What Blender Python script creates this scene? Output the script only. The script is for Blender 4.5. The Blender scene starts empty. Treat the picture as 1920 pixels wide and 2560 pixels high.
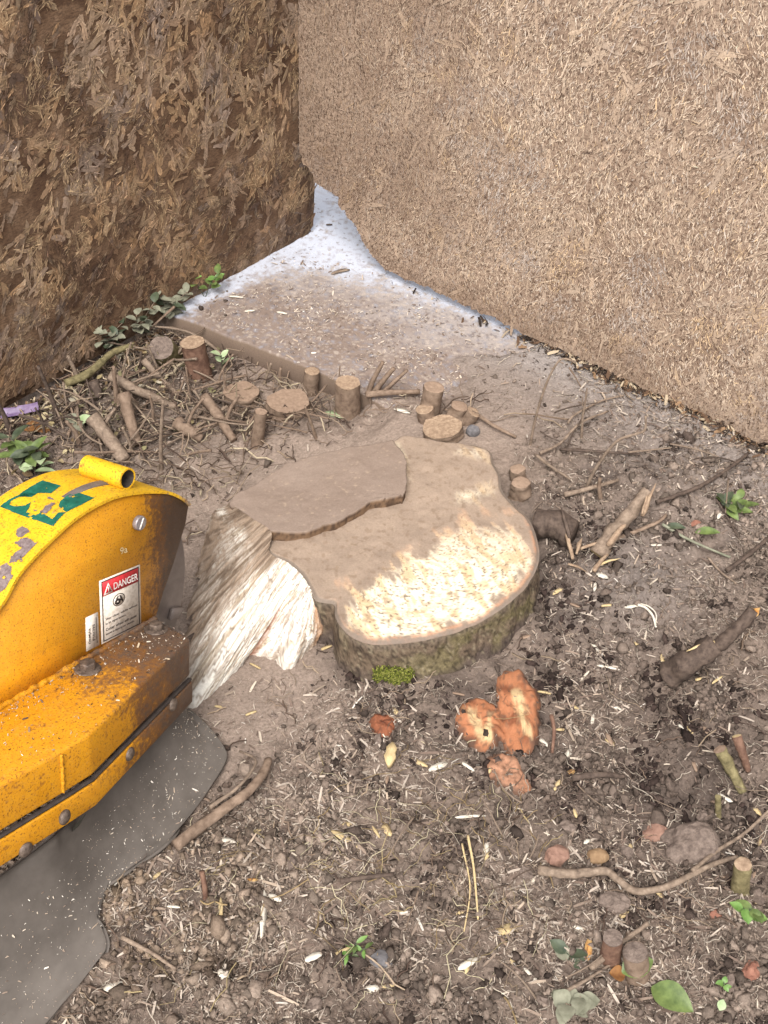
import bpy, bmesh, math, random
import numpy as np
from mathutils import Matrix, Vector
from mathutils.bvhtree import BVHTree

random.seed(7)
RNG = np.random.default_rng(11)
scene = bpy.context.scene
COL = scene.collection

# ------------------------------------------------------------------ camera, light, exposure
CAM_H, PITCH, VFOV = 1.6, math.radians(42), math.radians(50)
cd = bpy.data.cameras.new('camera'); cam = bpy.data.objects.new('camera', cd); COL.objects.link(cam)
cam.location = (0, 0, CAM_H); cam.rotation_euler = (math.pi/2 - PITCH, 0, 0)
cd.sensor_fit = 'VERTICAL'; cd.sensor_height = 24; cd.lens = 12/math.tan(VFOV/2)
cd.clip_start = 0.02; cd.clip_end = 500
scene.camera = cam

SUN_EL, SUN_AZ = math.radians(56), math.radians(192)      # azimuth clockwise from +Y
w = bpy.data.worlds.new('World'); scene.world = w; w.use_nodes = True
wn = w.node_tree.nodes; wl = w.node_tree.links
bg = wn['Background']
sky = wn.new('ShaderNodeTexSky'); sky.sky_type = 'NISHITA'; sky.sun_disc = False
sky.sun_elevation = SUN_EL; sky.sun_rotation = SUN_AZ
sky.dust_density = 4.0; sky.air_density = 1.0; sky.ozone_density = 1.0
hs = wn.new('ShaderNodeHueSaturation'); hs.inputs['Saturation'].default_value = 0.14
wl.new(sky.outputs[0], hs.inputs['Color']); wl.new(hs.outputs[0], bg.inputs['Color'])
bg.inputs['Strength'].default_value = 0.15
sl = bpy.data.lights.new('sun', 'SUN'); sun = bpy.data.objects.new('sun', sl); COL.objects.link(sun)
sl.energy = 1.35; sl.angle = math.radians(28); sl.color = (1.0, 0.95, 0.89)
sd = Vector((math.sin(SUN_AZ)*math.cos(SUN_EL), math.cos(SUN_AZ)*math.cos(SUN_EL), math.sin(SUN_EL)))
sun.rotation_euler = sd.to_track_quat('Z', 'Y').to_euler(); sun.location = (0, 0, 8)
scene.view_settings.view_transform = 'Standard'; scene.view_settings.look = 'None'
scene.view_settings.exposure = 1.2; scene.view_settings.gamma = 1
scene.view_settings.use_curve_mapping = False
scene.render.engine = 'CYCLES'

# ------------------------------------------------------------------ survey helpers (sight lines of the photo -> places)
F = 1280/math.tan(VFOV/2)
CAMP = np.array([0, 0, CAM_H])
FW = np.array([0, math.cos(PITCH), -math.sin(PITCH)]); UPV = np.array([0, math.sin(PITCH), math.cos(PITCH)])
RT = np.array([1., 0, 0]); UZ = np.array([0, 0, 1.])
D = 1920/1659
def ray(px, py):
    d = FW*F + RT*(px-960) - UPV*(py-1280); return d/np.linalg.norm(d)
def G(px, py, z=0.0):
    d = ray(px, py); return CAMP + d*((z-CAM_H)/d[2])
def onplane(px, py, p0, n):
    d = ray(px, py); return CAMP + d*(np.dot(p0-CAMP, n)/np.dot(d, n))
def lift(px, py, base, back=0.0):
    n = np.array([base[0], base[1], 0.]); n /= np.linalg.norm(n)
    return onplane(px, py, np.asarray(base) + n*back, n)
def nrm(v): v = np.asarray(v, float); return v/np.linalg.norm(v)

# ------------------------------------------------------------------ noise
_T = RNG.random(256); _P = RNG.permutation(256)
def vn(x, y, z=0.0):
    x, y, z = np.broadcast_arrays(np.asarray(x, float), y, z)
    xi, yi, zi = np.floor(x).astype(int), np.floor(y).astype(int), np.floor(z).astype(int)
    fx, fy, fz = x-xi, y-yi, z-zi
    fx, fy, fz = [f*f*f*(f*(f*6-15)+10) for f in (fx, fy, fz)]
    def h(i, j, k): return _T[(_P[(_P[(_P[i & 255]+j) & 255]+k) & 255])]
    def lx(j, k): return h(xi, j, k)*(1-fx) + h(xi+1, j, k)*fx
    return (lx(yi, zi)*(1-fy)+lx(yi+1, zi)*fy)*(1-fz) + (lx(yi, zi+1)*(1-fy)+lx(yi+1, zi+1)*fy)*fz
def fbm(x, y, z=0.0, o=4, s=1.0):
    a, t, r = 1.0, 0.0, 0.0
    x = np.asarray(x, float)*s; y = np.asarray(y, float)*s; z = np.asarray(z, float)*s
    for i in range(o):
        r = r + a*vn(x+17.3*i, y+5.1*i, z+3.7*i); t += a; a *= .5; x = x*2.03; y = y*2.03; z = z*2.03
    return r/t
def sm(x, a, b):
    t = np.clip((np.asarray(x, float)-a)/(b-a), 0, 1); return t*t*(3-2*t)
def mix(a, b, f):
    f = np.asarray(f, float)[..., None]; return np.asarray(a)*(1-f) + np.asarray(b)*f
def seglist_dist(x, y, poly):
    d = np.full(np.shape(x), 1e9)
    for (ax, ay), (bx, by) in zip(poly[:-1], poly[1:]):
        vx, vy = bx-ax, by-ay; L = vx*vx+vy*vy+1e-12
        t = np.clip(((x-ax)*vx+(y-ay)*vy)/L, 0, 1)
        d = np.minimum(d, np.hypot(x-ax-t*vx, y-ay-t*vy))
    return d
def inpoly(x, y, poly):
    x = np.asarray(x); c = np.zeros(x.shape, bool); n = len(poly)
    for i in range(n):
        ax, ay = poly[i][:2]; bx, by = poly[(i+1) % n][:2]
        if ay == by: continue
        c ^= ((ay > y) != (by > y)) & (x < (bx-ax)*(y-ay)/(by-ay)+ax)
    return c

# ------------------------------------------------------------------ colours & materials
K = 1.55
def lin(c): c = np.asarray(c, float)/255; return np.where(c <= .04045, c/12.92, ((c+.055)/1.055)**2.4)
def A(r, g, b, k=K): return np.clip(lin((r, g, b))/k, 0, .85)     # picture colour -> surface base colour
def rgba(c): return (float(c[0]), float(c[1]), float(c[2]), 1.0)

class NT:
    def __init__(s, name):
        s.m = bpy.data.materials.new(name); s.m.use_nodes = True; s.t = s.m.node_tree; s.b = s.t.nodes['Principled BSDF']
        s.tc = None
    def n(s, t, **kw):
        o = s.t.nodes.new(t)
        for k, v in kw.items():
            if k in o.inputs: o.inputs[k].default_value = v
            else: setattr(o, k, v)
        return o
    def l(s, a, b): s.t.links.new(a, b)
    def coords(s, which='Object', scale=(1, 1, 1), rot=(0, 0, 0)):
        if s.tc is None: s.tc = s.n('ShaderNodeTexCoord')
        mp = s.n('ShaderNodeMapping'); mp.inputs['Scale'].default_value = scale; mp.inputs['Rotation'].default_value = rot
        s.l(s.tc.outputs[which], mp.inputs[0]); return mp.outputs[0]
    def noise(s, vec, scale, detail=4, rough=.6, dist=0):
        o = s.n('ShaderNodeTexNoise'); s.l(vec, o.inputs['Vector'])
        o.inputs['Scale'].default_value = scale; o.inputs['Detail'].default_value = detail
        o.inputs['Roughness'].default_value = rough; o.inputs['Distortion'].default_value = dist
        return o.outputs['Fac']
    def ramp(s, fac, stops):
        o = s.n('ShaderNodeValToRGB'); s.l(fac, o.inputs[0]); e = o.color_ramp.elements
        while len(e) < len(stops): e.new(.5)
        for q, (p, c) in zip(e, stops):
            q.position = p; q.color = rgba(c) if np.ndim(c) else (c, c, c, 1)
        return o.outputs[0]
    def mixc(s, f, a, b, mode='MIX'):
        o = s.n('ShaderNodeMix', data_type='RGBA', blend_type=mode)
        for k, v in ((0, f), (6, a), (7, b)):
            if hasattr(v, 'links'): s.l(v, o.inputs[k])
            elif k == 0: o.inputs[0].default_value = v
            else: o.inputs[k].default_value = rgba(v)
        return o.outputs[2]
    def math(s, op, a, b=0.0, clamp=False):
        o = s.n('ShaderNodeMath', operation=op, use_clamp=clamp)
        for k, v in ((0, a), (1, b)):
            if hasattr(v, 'links'): s.l(v, o.inputs[k])
            else: o.inputs[k].default_value = v
        return o.outputs[0]
    def bump(s, h, strength=.5, dist=.002):
        o = s.n('ShaderNodeBump'); s.l(h, o.inputs['Height'])
        o.inputs['Strength'].default_value = strength; o.inputs['Distance'].default_value = dist
        s.l(o.outputs[0], s.b.inputs['Normal'])
    def done(s, col, rough=.85, spec=.25, metal=0):
        if hasattr(col, 'links'): s.l(col, s.b.inputs['Base Color'])
        else: s.b.inputs['Base Color'].default_value = rgba(col)
        if hasattr(rough, 'links'): s.l(rough, s.b.inputs['Roughness'])
        else: s.b.inputs['Roughness'].default_value = rough
        s.b.inputs['Specular IOR Level'].default_value = spec; s.b.inputs['Metallic'].default_value = metal
        return s.m

def m_attr(name, rough=.9, spec=.2, nscale=250, lo=.65, hi=1.2, bump=.5, bdist=.0015, bscale=None, stretch=(1, 1, 1)):
    t = NT(name); at = t.n('ShaderNodeAttribute', attribute_name='Col')
    v = t.coords(scale=stretch); nz = t.noise(v, nscale, 5, .65)
    f = t.ramp(nz, [(.25, lo), (.75, hi)])
    c = t.mixc(1.0, at.outputs['Color'], f, 'MULTIPLY')
    if bump: t.bump(t.noise(v, bscale or nscale, 5, .7), bump, bdist)
    return t.done(c, rough, spec)
def m_ramp(name, stops, nscale=40, stretch=(1, 1, 1), rough=.85, spec=.25, bump=.5, bdist=.002, detail=6, metal=0):
    t = NT(name); v = t.coords(scale=stretch); nz = t.noise(v, nscale, detail, .65)
    t.bump(nz, bump, bdist); return t.done(t.ramp(nz, stops), rough, spec, metal)

MAT = {}
MAT['soil'] = m_attr('soil', .95, .12, 170, .58, 1.3, .9, .004)
MAT['slab'] = m_attr('slab', .92, .2, 420, .72, 1.18, .4, .001)
MAT['bits'] = m_attr('loose_bits', .9, .2, 300, .8, 1.12, 0)
MAT['flake'] = m_attr('wood_flakes', .75, .25, 220, .7, 1.2, .3, .0006)
MAT['cutwood'] = m_attr('cut_wood', .85, .2, 260, .82, 1.12, .5, .0012)
MAT['bark'] = m_attr('stump_bark', .95, .12, 150, .6, 1.35, .9, .003)
MAT['twig'] = m_ramp('twig_bark', [(.3, A(104, 88, 76)), (.55, A(152, 132, 114)), (.8, A(182, 162, 142))], 90, bump=.7)
MAT['twigdark'] = m_ramp('dark_twig_bark', [(.3, A(62, 50, 44)), (.7, A(115, 98, 86))], 90, bump=.7)
MAT['mudbark'] = m_ramp('muddy_bark', [(.3, A(104, 84, 70)), (.5, A(142, 120, 102)), (.75, A(170, 146, 126))], 60, bump=.8, bdist=.003)
MAT['redbark'] = m_ramp('reddish_bark', [(.3, A(94, 66, 54)), (.6, A(138, 106, 88)), (.8, A(164, 134, 114))], 70, bump=.8, bdist=.003)
MAT['greenbark'] = m_ramp('algae_bark', [(.3, A(86, 78, 52)), (.55, A(140, 128, 92)), (.8, A(176, 164, 122))], 70, bump=.8, bdist=.003)
MAT['cutend'] = m_ramp('cut_end', [(.3, A(138, 114, 94)), (.5, A(168, 142, 118)), (.8, A(206, 182, 152))], 120, bump=.3)
MAT['mudend'] = m_ramp('muddy_cut_end', [(.3, A(140, 116, 98)), (.7, A(176, 150, 128))], 120, bump=.4)
MAT['paleend'] = m_ramp('pale_cut_end', [(.3, A(206, 176, 124)), (.7, A(238, 218, 176))], 120, bump=.3)
MAT['orangeend'] = m_ramp('orange_cut_end', [(.35, A(206, 138, 66)), (.7, A(238, 200, 140))], 120, bump=.3)
MAT['whitechip'] = m_ramp('fresh_white_chip', [(.3, A(214, 200, 176)), (.65, A(246, 238, 224))], 150, (1, 6, 1), bump=.3)
MAT['creamchip'] = m_ramp('cream_chip', [(.3, A(196, 166, 116)), (.7, A(232, 210, 164))], 150, (1, 6, 1), bump=.3)
MAT['stone_red'] = m_ramp('red_stone', [(.3, A(136, 102, 88)), (.7, A(172, 136, 118))], 80, bump=.5)
MAT['stone_tan'] = m_ramp('tan_stone', [(.3, A(138, 108, 80)), (.7, A(176, 146, 112))], 80, bump=.5)
MAT['stone_grey'] = m_ramp('grey_stone', [(.3, A(92, 88, 90)), (.7, A(140, 136, 136))], 80, bump=.5)
MAT['brick'] = m_ramp('brick_red', [(.3, A(140, 92, 76)), (.7, A(172, 124, 104))], 110, bump=.5)
MAT['clod'] = m_ramp('clod_soil', [(.3, A(96, 82, 74)), (.7, A(152, 134, 122))], 110, bump=.9, bdist=.004)
def m_leaf(name, a, b, rough=.5):
    t = NT(name); v = t.coords(); nz = t.noise(v, 60, 5, .6)
    t.bump(t.noise(v, 160, 3, .5), .4, .0006)
    return t.done(t.ramp(nz, [(.3, a), (.7, b)]), rough, .4)
MAT['leaf'] = m_leaf('green_leaf', A(74, 92, 46), A(126, 144, 80))
MAT['leafdark'] = m_leaf('dark_leaf', A(54, 66, 48), A(98, 106, 82))
MAT['leafgrey'] = m_leaf('dusty_leaf', A(112, 112, 92), A(158, 156, 134), .8)
MAT['leafpale'] = m_leaf('pale_leaf', A(150, 172, 120), A(196, 208, 168), .7)
MAT['leafbright'] = m_leaf('bright_leaf', A(84, 122, 50), A(132, 164, 88))
MAT['leafbrown'] = m_leaf('brown_leaf', A(110, 68, 38), A(168, 118, 66), .7)
MAT['purple'] = m_leaf('purple_plastic', A(108, 86, 124), A(150, 128, 160), .5)

# ------------------------------------------------------------------ mesh helpers
def mesh_np(name, V, Fc, cols=None, smooth=False):
    V = np.asarray(V, np.float32); me = bpy.data.meshes.new(name)
    if isinstance(Fc, np.ndarray):
        k = Fc.shape[1]; n = len(Fc); idx = Fc.ravel().astype(np.int32); st = np.arange(n, dtype=np.int32)*k; tot = np.full(n, k, np.int32)
    else:
        tot = np.array([len(f) for f in Fc], np.int32); idx = np.concatenate([np.asarray(f, np.int32) for f in Fc]); st = np.concatenate([[0], np.cumsum(tot)[:-1]]).astype(np.int32); n = len(Fc)
    me.vertices.add(len(V)); me.vertices.foreach_set('co', V.ravel())
    me.loops.add(len(idx)); me.loops.foreach_set('vertex_index', idx)
    me.polygons.add(n); me.polygons.foreach_set('loop_start', st)
    if smooth: me.polygons.foreach_set('use_smooth', np.ones(n, bool))
    me.update(calc_edges=True); me.validate()
    if cols is not None:
        ca = me.color_attributes.new('Col', 'FLOAT_COLOR', 'POINT')
        c4 = np.ones((len(V), 4), np.float32); c4[:, :3] = cols; ca.data.foreach_set('color', c4.ravel())
    return me
def link(name, me, mat=None, parent=None):
    o = bpy.data.objects.new(name, me); COL.objects.link(o)
    if mat is not None and me is not None: me.materials.append(MAT[mat] if isinstance(mat, str) else mat)
    if parent is not None: o.parent = parent
    return o
def tag(o, label=None, cat=None, group=None, kind=None):
    for k, v in (('label', label), ('category', cat), ('group', group), ('kind', kind)):
        if v: o[k] = v
    return o
def empty(name, loc, label, cat, group=None):
    o = bpy.data.objects.new(name, None); COL.objects.link(o); o.location = tuple(loc); o.empty_display_size = .02
    return tag(o, label, cat, group)
def grid_faces(n, m, wrap=False):
    i = np.arange(n-1)[:, None]; j = np.arange(m if wrap else m-1)[None, :]; j2 = (j+1) % m
    return np.stack([i*m+j, i*m+j2, (i+1)*m+j2, (i+1)*m+j], -1).reshape(-1, 4)
def resample(P, n, closed=False, smooth=True):
    P = np.asarray(P, float)
    if closed: P = np.vstack([P, P[:1]])
    if smooth and len(P) > 2:
        Q = np.vstack([P[-2], P, P[1]]) if closed else np.vstack([2*P[0]-P[1], P, 2*P[-1]-P[-2]])
        out = []
        for i in range(1, len(Q)-2):
            t = np.linspace(0, 1, 12, endpoint=False)[:, None]; a, b, c, d = Q[i-1], Q[i], Q[i+1], Q[i+2]
            out.append(.5*((2*b)+(-a+c)*t+(2*a-5*b+4*c-d)*t*t+(-a+3*b-3*c+d)*t**3))
        P = np.vstack(out+[Q[-2:-1]])
    L = np.concatenate([[0], np.cumsum(np.linalg.norm(np.diff(P, axis=0), axis=1))])
    t = np.linspace(0, L[-1], n, endpoint=not closed)
    return np.stack([np.interp(t, L, P[:, k]) for k in range(P.shape[1])], 1)
def tube(P, r, seg=8, n=None, rough=.12, seed=0, cap=True):
    P = np.asarray(P, float)
    n = n or max(4, 3*len(P)); R_ = np.interp(np.linspace(0, 1, n), np.linspace(0, 1, len(r)) if np.ndim(r) else [0, 1], r if np.ndim(r) else [r, r])
    P = resample(P, n)
    T = np.gradient(P, axis=0); T /= np.linalg.norm(T, axis=1)[:, None]+1e-9
    a = np.array([0, 0, 1.]) if abs(T[0][2]) < .8 else np.array([1., 0, 0])
    N = np.empty_like(P); b = np.cross(T[0], a); b /= np.linalg.norm(b)
    for i in range(n):
        b = b - T[i]*np.dot(b, T[i]); b /= np.linalg.norm(b); N[i] = b
    B = np.cross(T, N); ang = np.linspace(0, 2*np.pi, seg, endpoint=False)
    rr = R_[:, None]*(1+rough*2*(fbm(np.cos(ang)[None, :]*1.5+seed, np.sin(ang)[None, :]*1.5, np.arange(n)[:, None]*.6, 2)-.5))*(1+rough*1.5*(fbm(np.cos(ang)[None, :]*3.5+seed, np.sin(ang)[None, :]*3.5, np.arange(n)[:, None]*.22, 3)-.5))
    V = P[:, None, :]+rr[..., None]*(np.cos(ang)[None, :, None]*N[:, None, :]+np.sin(ang)[None, :, None]*B[:, None, :])
    V = V.reshape(-1, 3); fs = grid_faces(n, seg, True).tolist()
    if cap:
        V = np.vstack([V, P[0], P[-1]]); c0, c1 = len(V)-2, len(V)-1
        fs += [[c0, (j+1) % seg, j] for j in range(seg)]; o = (n-1)*seg
        fs += [[c1, o+j, o+(j+1) % seg] for j in range(seg)]
    return V, fs
ICO = None
def ico():
    global ICO
    if ICO is None:
        bm = bmesh.new(); bmesh.ops.create_icosphere(bm, subdivisions=1, radius=1)
        ICO = (np.array([v.co[:] for v in bm.verts]), np.array([[v.index for v in f.verts] for f in bm.faces])); bm.free()
    return ICO
OCT = (np.array([[1, 0, 0], [-1, 0, 0], [0, 1, 0], [0, -1, 0], [0, 0, 1], [0, 0, -1.]]),
       np.array([[0, 2, 4], [2, 1, 4], [1, 3, 4], [3, 0, 4], [2, 0, 5], [1, 2, 5], [3, 1, 5], [0, 3, 5]]))
def rots(n, tilt=.35):
    yaw = RNG.random(n)*2*np.pi; ax = RNG.normal(0, tilt, n); ay = RNG.normal(0, tilt, n)
    c, s = np.cos(yaw), np.sin(yaw); Z = np.zeros(n); O = np.ones(n)
    Rz = np.stack([np.stack([c, -s, Z], -1), np.stack([s, c, Z], -1), np.stack([Z, Z, O], -1)], 1)
    c, s = np.cos(ax), np.sin(ax); Rx = np.stack([np.stack([O, Z, Z], -1), np.stack([Z, c, -s], -1), np.stack([Z, s, c], -1)], 1)
    c, s = np.cos(ay), np.sin(ay); Ry = np.stack([np.stack([c, Z, s], -1), np.stack([Z, O, Z], -1), np.stack([-s, Z, c], -1)], 1)
    return Rz @ Rx @ Ry
def scatter(name, tmpl, pos, rot, sc, cols, mat, parent=None, jitter=0, smooth=False, kind='stuff'):
    tv, tf = tmpl; n, m = len(pos), len(tv)
    sc = np.asarray(sc); sc = sc if sc.ndim == 2 else np.repeat(sc[:, None], 3, 1)
    L = tv[None]*sc[:, None, :]
    if jitter: L = L*(1+jitter*(RNG.random((n, m, 1))-.5)*2)
    V = np.einsum('nij,nmj->nmi', rot, L)+pos[:, None, :]
    Fc = (tf[None]+np.arange(n)[:, None, None]*m).reshape(-1, tf.shape[1])
    o = link(name, mesh_np(name, V.reshape(-1, 3), Fc, np.repeat(cols, m, 0), smooth), mat, parent)
    if kind: o['kind'] = kind
    return o
def merge(parts):
    V, Fc, o = [], [], 0
    for v, f in parts:
        V.append(v); Fc += [[i+o for i in q] for q in f]; o += len(v)
    return np.vstack(V), Fc
def prism(poly, n, th):
    """polygon (k,3) extruded by th along n"""
    P = np.asarray(poly, float); k = len(P); V = np.vstack([P, P+np.asarray(n)*th])
    return V, [list(range(k))[::-1], list(range(k, 2*k))]+[[i, (i+1) % k, k+(i+1) % k, k+i] for i in range(k)]
def bevel(me, w=.003, seg=2, ang=30):
    bm = bmesh.new(); bm.from_mesh(me); bmesh.ops.recalc_face_normals(bm, faces=bm.faces)
    es = [e for e in bm.edges if len(e.link_faces) == 2 and e.calc_face_angle(0) > math.radians(ang)]
    bmesh.ops.bevel(bm, geom=es, offset=w, segments=seg, affect='EDGES', clamp_overlap=True, profile=.5)
    bm.to_mesh(me); bm.free(); return me

# ------------------------------------------------------------------ layout of the place
ZS = 0.045                                           # top of the concrete slab above the soil
CORN = G(754, 593, ZS); LFT = G(60, 978, ZS); RGT = G(1920, 1120, ZS)
RD = nrm(RGT-CORN); LD = nrm(LFT-CORN)
RN = np.array([RD[1], -RD[0], 0])                     # from right board towards the camera
if RN[1] > 0: RN = -RN
def dR(x, y): return (x-CORN[0])*RN[0]+(y-CORN[1])*RN[1]
def tR(x, y): return (x-CORN[0])*RD[0]+(y-CORN[1])*RD[1]
LN = np.array([LD[1], -LD[0], 0]); LN = LN if LN[0] > 0 else -LN
def dL(x, y): return (x-CORN[0])*LN[0]+(y-CORN[1])*LN[1]
e0, e1, e2 = G(425, 785, ZS), G(760, 915, ZS), G(1000, 1000, ZS)
SC = G(985, 1350, .11)                               # stump centre
def pm(px, py, z=0): p = G(px, py, z); return p[:2]
def blob(x, y, c, r): return np.exp(-((x-c[0])**2+(y-c[1])**2)/(r*r))
tA, tB = tR(*e2[:2])-.12, tR(*pm(1440, 890, ZS))-.12
DUST = [pm(*q) for q in ((560, 1120), (640, 1330), (560, 1780), (760, 1760))]
def rough_mask(x, y):
    r = sm(y, 1.42, 1.2) + sm(x, .12, .4)*sm(y, 2.15, 1.7) + .5*sm(x, .35, .6)
    dz = blob(x, y, pm(600, 1790), .16)+blob(x, y, pm(560, 1300), .28)+blob(x, y, pm(760, 1085), .22)
    lf = sm(x, -.25, -.5)*sm(y, 1.6, 1.9)
    return np.clip(np.maximum(r, lf*.9)-dz*.9, .12, 1)
def zsoil(x, y):
    x, y = np.asarray(x, float), np.asarray(y, float)
    d, t = dR(x, y), tR(x, y)
    back = sm(d+.05*(fbm(x, y, 0, 3, 9)-.5), .82, .48)*sm(t+.34*(fbm(x, y, 3, 4, 6)-.5), tA, tB)
    z = -.012+back*(ZS+.026)
    r = rough_mask(x, y)
    z = z+r*((fbm(x, y, 1, 3, 5)-.5)*.05+(fbm(x, y, 2, 3, 22)-.5)*.028+np.abs(fbm(x, y, 5, 3, 60)-.5)*.026)
    z = z+(1-r*.6)*(fbm(x, y, 9, 3, 45)-.5)*.007+(fbm(x, y, 4, 2, 160)-.5)*.005*(0.4+r)
    z = z+blob(x, y, pm(760, 1085), .11)*.03+blob(x, y, pm(1640, 2480), .16)*.02+blob(x, y, pm(400, 2260), .12)*.03
    for q_, h_ in (((870, 1730), .016), ((960, 1745), .010), ((1080, 1720), .018), ((1180, 1660), .014), ((1300, 1590), .02), ((1385, 1470), .022), ((800, 1640), .014)): z = z+blob(x, y, pm(*q_), .06)*h_
    z = z-blob(x, y, pm(450, 1500), .12)*.03+blob(x, y, pm(1380, 1330), .09)*.012-blob(x, y, pm(1470, 1395), .05)*.02
    z = z+blob(x, y, pm(220, 1000), .22)*.035
    z = np.where(d < -.02, np.minimum(z, ZS-.02), z)
    return z
def zslab_here(x, y):
    d = dR(x, y); return d < dR(*e1[:2])
def zg(x, y):
    z = zsoil(x, y)
    return np.where(zslab_here(x, y) & (dL(x, y) > -.2), np.maximum(z, ZS), z)
def gt(px, py):
    z = 0.0
    for _ in range(6):
        p = G(px, py, z); z = float(zg(p[0], p[1]))
    return np.array([p[0], p[1], z])

# ------------------------------------------------------------------ ground
fx = np.arange(-1.15, 1.35, .0056); fy = np.arange(.45, 3.25, .0056)
gx = np.concatenate([-1.15-np.geomspace(.02, 60, 26)[::-1], fx, 1.35+np.geomspace(.02, 60, 26)])
gy = np.concatenate([.45-np.geomspace(.02, 60, 26)[::-1], fy, 3.25+np.geomspace(.02, 60, 26)])
X, Y = np.meshgrid(gx, gy); X, Y = X.ravel(), Y.ravel(); Zt = zsoil(X, Y)
def darkblobs(x, y): return np.clip(blob(x, y, pm(1180, 1740), .13)+blob(x, y, pm(1400, 1500), .13)+blob(x, y, pm(1480, 1400), .09)+blob(x, y, pm(860, 1650), .06)+.6*blob(x, y, pm(1650, 1900), .22)+.5*blob(x, y, pm(1780, 2050), .2), 0, 1)
c_dust, c_soil, c_dark, c_grey = A(166, 147, 133), A(138, 121, 109), A(88, 77, 71), A(154, 143, 136)
r = rough_mask(X, Y); n1 = fbm(X, Y, 7, 4, 7); n2 = fbm(X, Y, 8, 4, 28)
cc = mix(np.broadcast_to(c_dust, (len(X), 3)), c_soil, np.clip(r*1.15-.1+(n2-.5)*.7, 0, 1))
cc = mix(cc, c_dark, np.clip(sm(n1, .5, .7)*.55*r+sm(n2, .55, .75)*.45*r, 0, 1))
cc = mix(cc, c_dark, darkblobs(X, Y)*.8*(.4+.6*n2))
cc = mix(cc, c_grey, np.clip(blob(X, Y, pm(1600, 1480), .14)*.5+sm(dR(X, Y), .45, .1)*.6*(tR(X, Y) > tA), 0, .7))
cc = mix(cc, A(182, 174, 169), sm(dR(X, Y)+(n2-.5)*.08, .2, .02)*sm(tR(X, Y), 1.7, .8)*.65)
me = mesh_np('soil', np.stack([X, Y, Zt], 1), grid_faces(len(gy), len(gx)), cc, True)
tag(link('soil', me, 'soil'), kind='structure')

# concrete slab: a grid top with a chipped front edge, side faces going down
def slab():
    u = np.concatenate([np.linspace(-.95, -.12, 20), np.linspace(-.115, 1.25, 340), np.linspace(1.26, 3.2, 40)]); d1 = dR(*e1[:2]); d0 = dR(*e0[:2])
    vs = np.concatenate([np.linspace(-2.2, -.32, 20), np.linspace(-.315, -.005, 70), np.linspace(0, 1, 150)])
    U_, W_ = np.meshgrid(u, vs)
    t1, t0 = tR(*e1[:2]), tR(*e0[:2])
    edge = d1+(d0-d1)*(t1-U_)/(t1-t0)*np.clip((t1+.3-U_)*3, 0, 1)
    edge = edge+(fbm(U_, 0*U_, 1, 4, 18)-.5)*.012
    dd = np.where(W_ < 0, W_, W_*edge)
    P = CORN[None, None, :]+U_[..., None]*RD+dd[..., None]*RN
    x, y = P[..., 0], P[..., 1]; z = ZS+(fbm(x, y, 2, 4, 30)-.5)*.003+0*x
    z = z-.07*sm(U_, tB+.12, tB+.35)*sm(dd, -.02, .05)
    V = np.stack([x, y, z], -1)
    V[-1, :, 2] -= .006
    side = V[-1:].copy(); side[..., :2] += RN[:2]*.003; side[..., 2] = -.05
    V = np.concatenate([V, side], 0); n, m = V.shape[:2]; V = V.reshape(-1, 3); x, y = V[:, 0], V[:, 1]
    a, b = dR(x, y), dL(x, y); nz = fbm(x, y, 3, 5, 16); nf = fbm(x, y, 6, 4, 70); ng = vn(x*170, y*170)*.5+vn(x*90+9, y*90)*.5
    tt0 = tR(x, y); ab = np.abs(b)
    clean = np.maximum(sm(ab+(nz-.5)*.07, .09, .02), sm(a+(nz-.5)*.1, .16, .0)*sm(tt0+(nz-.5)*.2, .62, .1)); clean = np.maximum(clean, sm(np.hypot(a, ab)+(nz-.5)*.1, .26, .1))
    clean = np.maximum(clean, .5*sm(a+(nz-.5)*.06, .06, .0)*sm(tt0+(nz-.5)*.2, .95, .6))
    dust = 1-clean; dust = np.where((a < 0), .04+.25*sm(nf, .5, .8), dust); dust = np.where((b < 0.0) & (a > 0), .25, dust)
    cl = mix(np.broadcast_to(A(206, 209, 220, 1.5), (len(x), 3)), A(168, 160, 160), sm(nf, .5, .75)*.5); cl = mix(cl, A(120, 106, 98), sm(ng, .7, .82)*.8)
    cdst = mix(np.broadcast_to(A(162, 145, 134), (len(x), 3)), A(140, 121, 109), nz); cdst = mix(cdst, A(192, 184, 180), sm(a+(nz-.5)*.2, .3, .06)*.6*sm(tt0, 1.05, .7)); cdst = mix(cdst, A(206, 192, 178), sm(ng, .62, .75)*.55); cdst = mix(cdst, A(112, 94, 84), sm(ng, .4, .24)*.75)
    c = mix(cl, cdst, np.clip(sm(dust*1.0+(ng-.5)*.9+(nf-.5)*.5, .0, 1.0), 0, 1)); c[-m:] = A(98, 82, 72)  # slab side face coloured darker: its shade is put into the vertex colour
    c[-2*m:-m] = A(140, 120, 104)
    tag(link('concrete_slab', mesh_np('concrete_slab', V, grid_faces(n, m), c, False), 'slab'), kind='structure')
slab()

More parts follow.
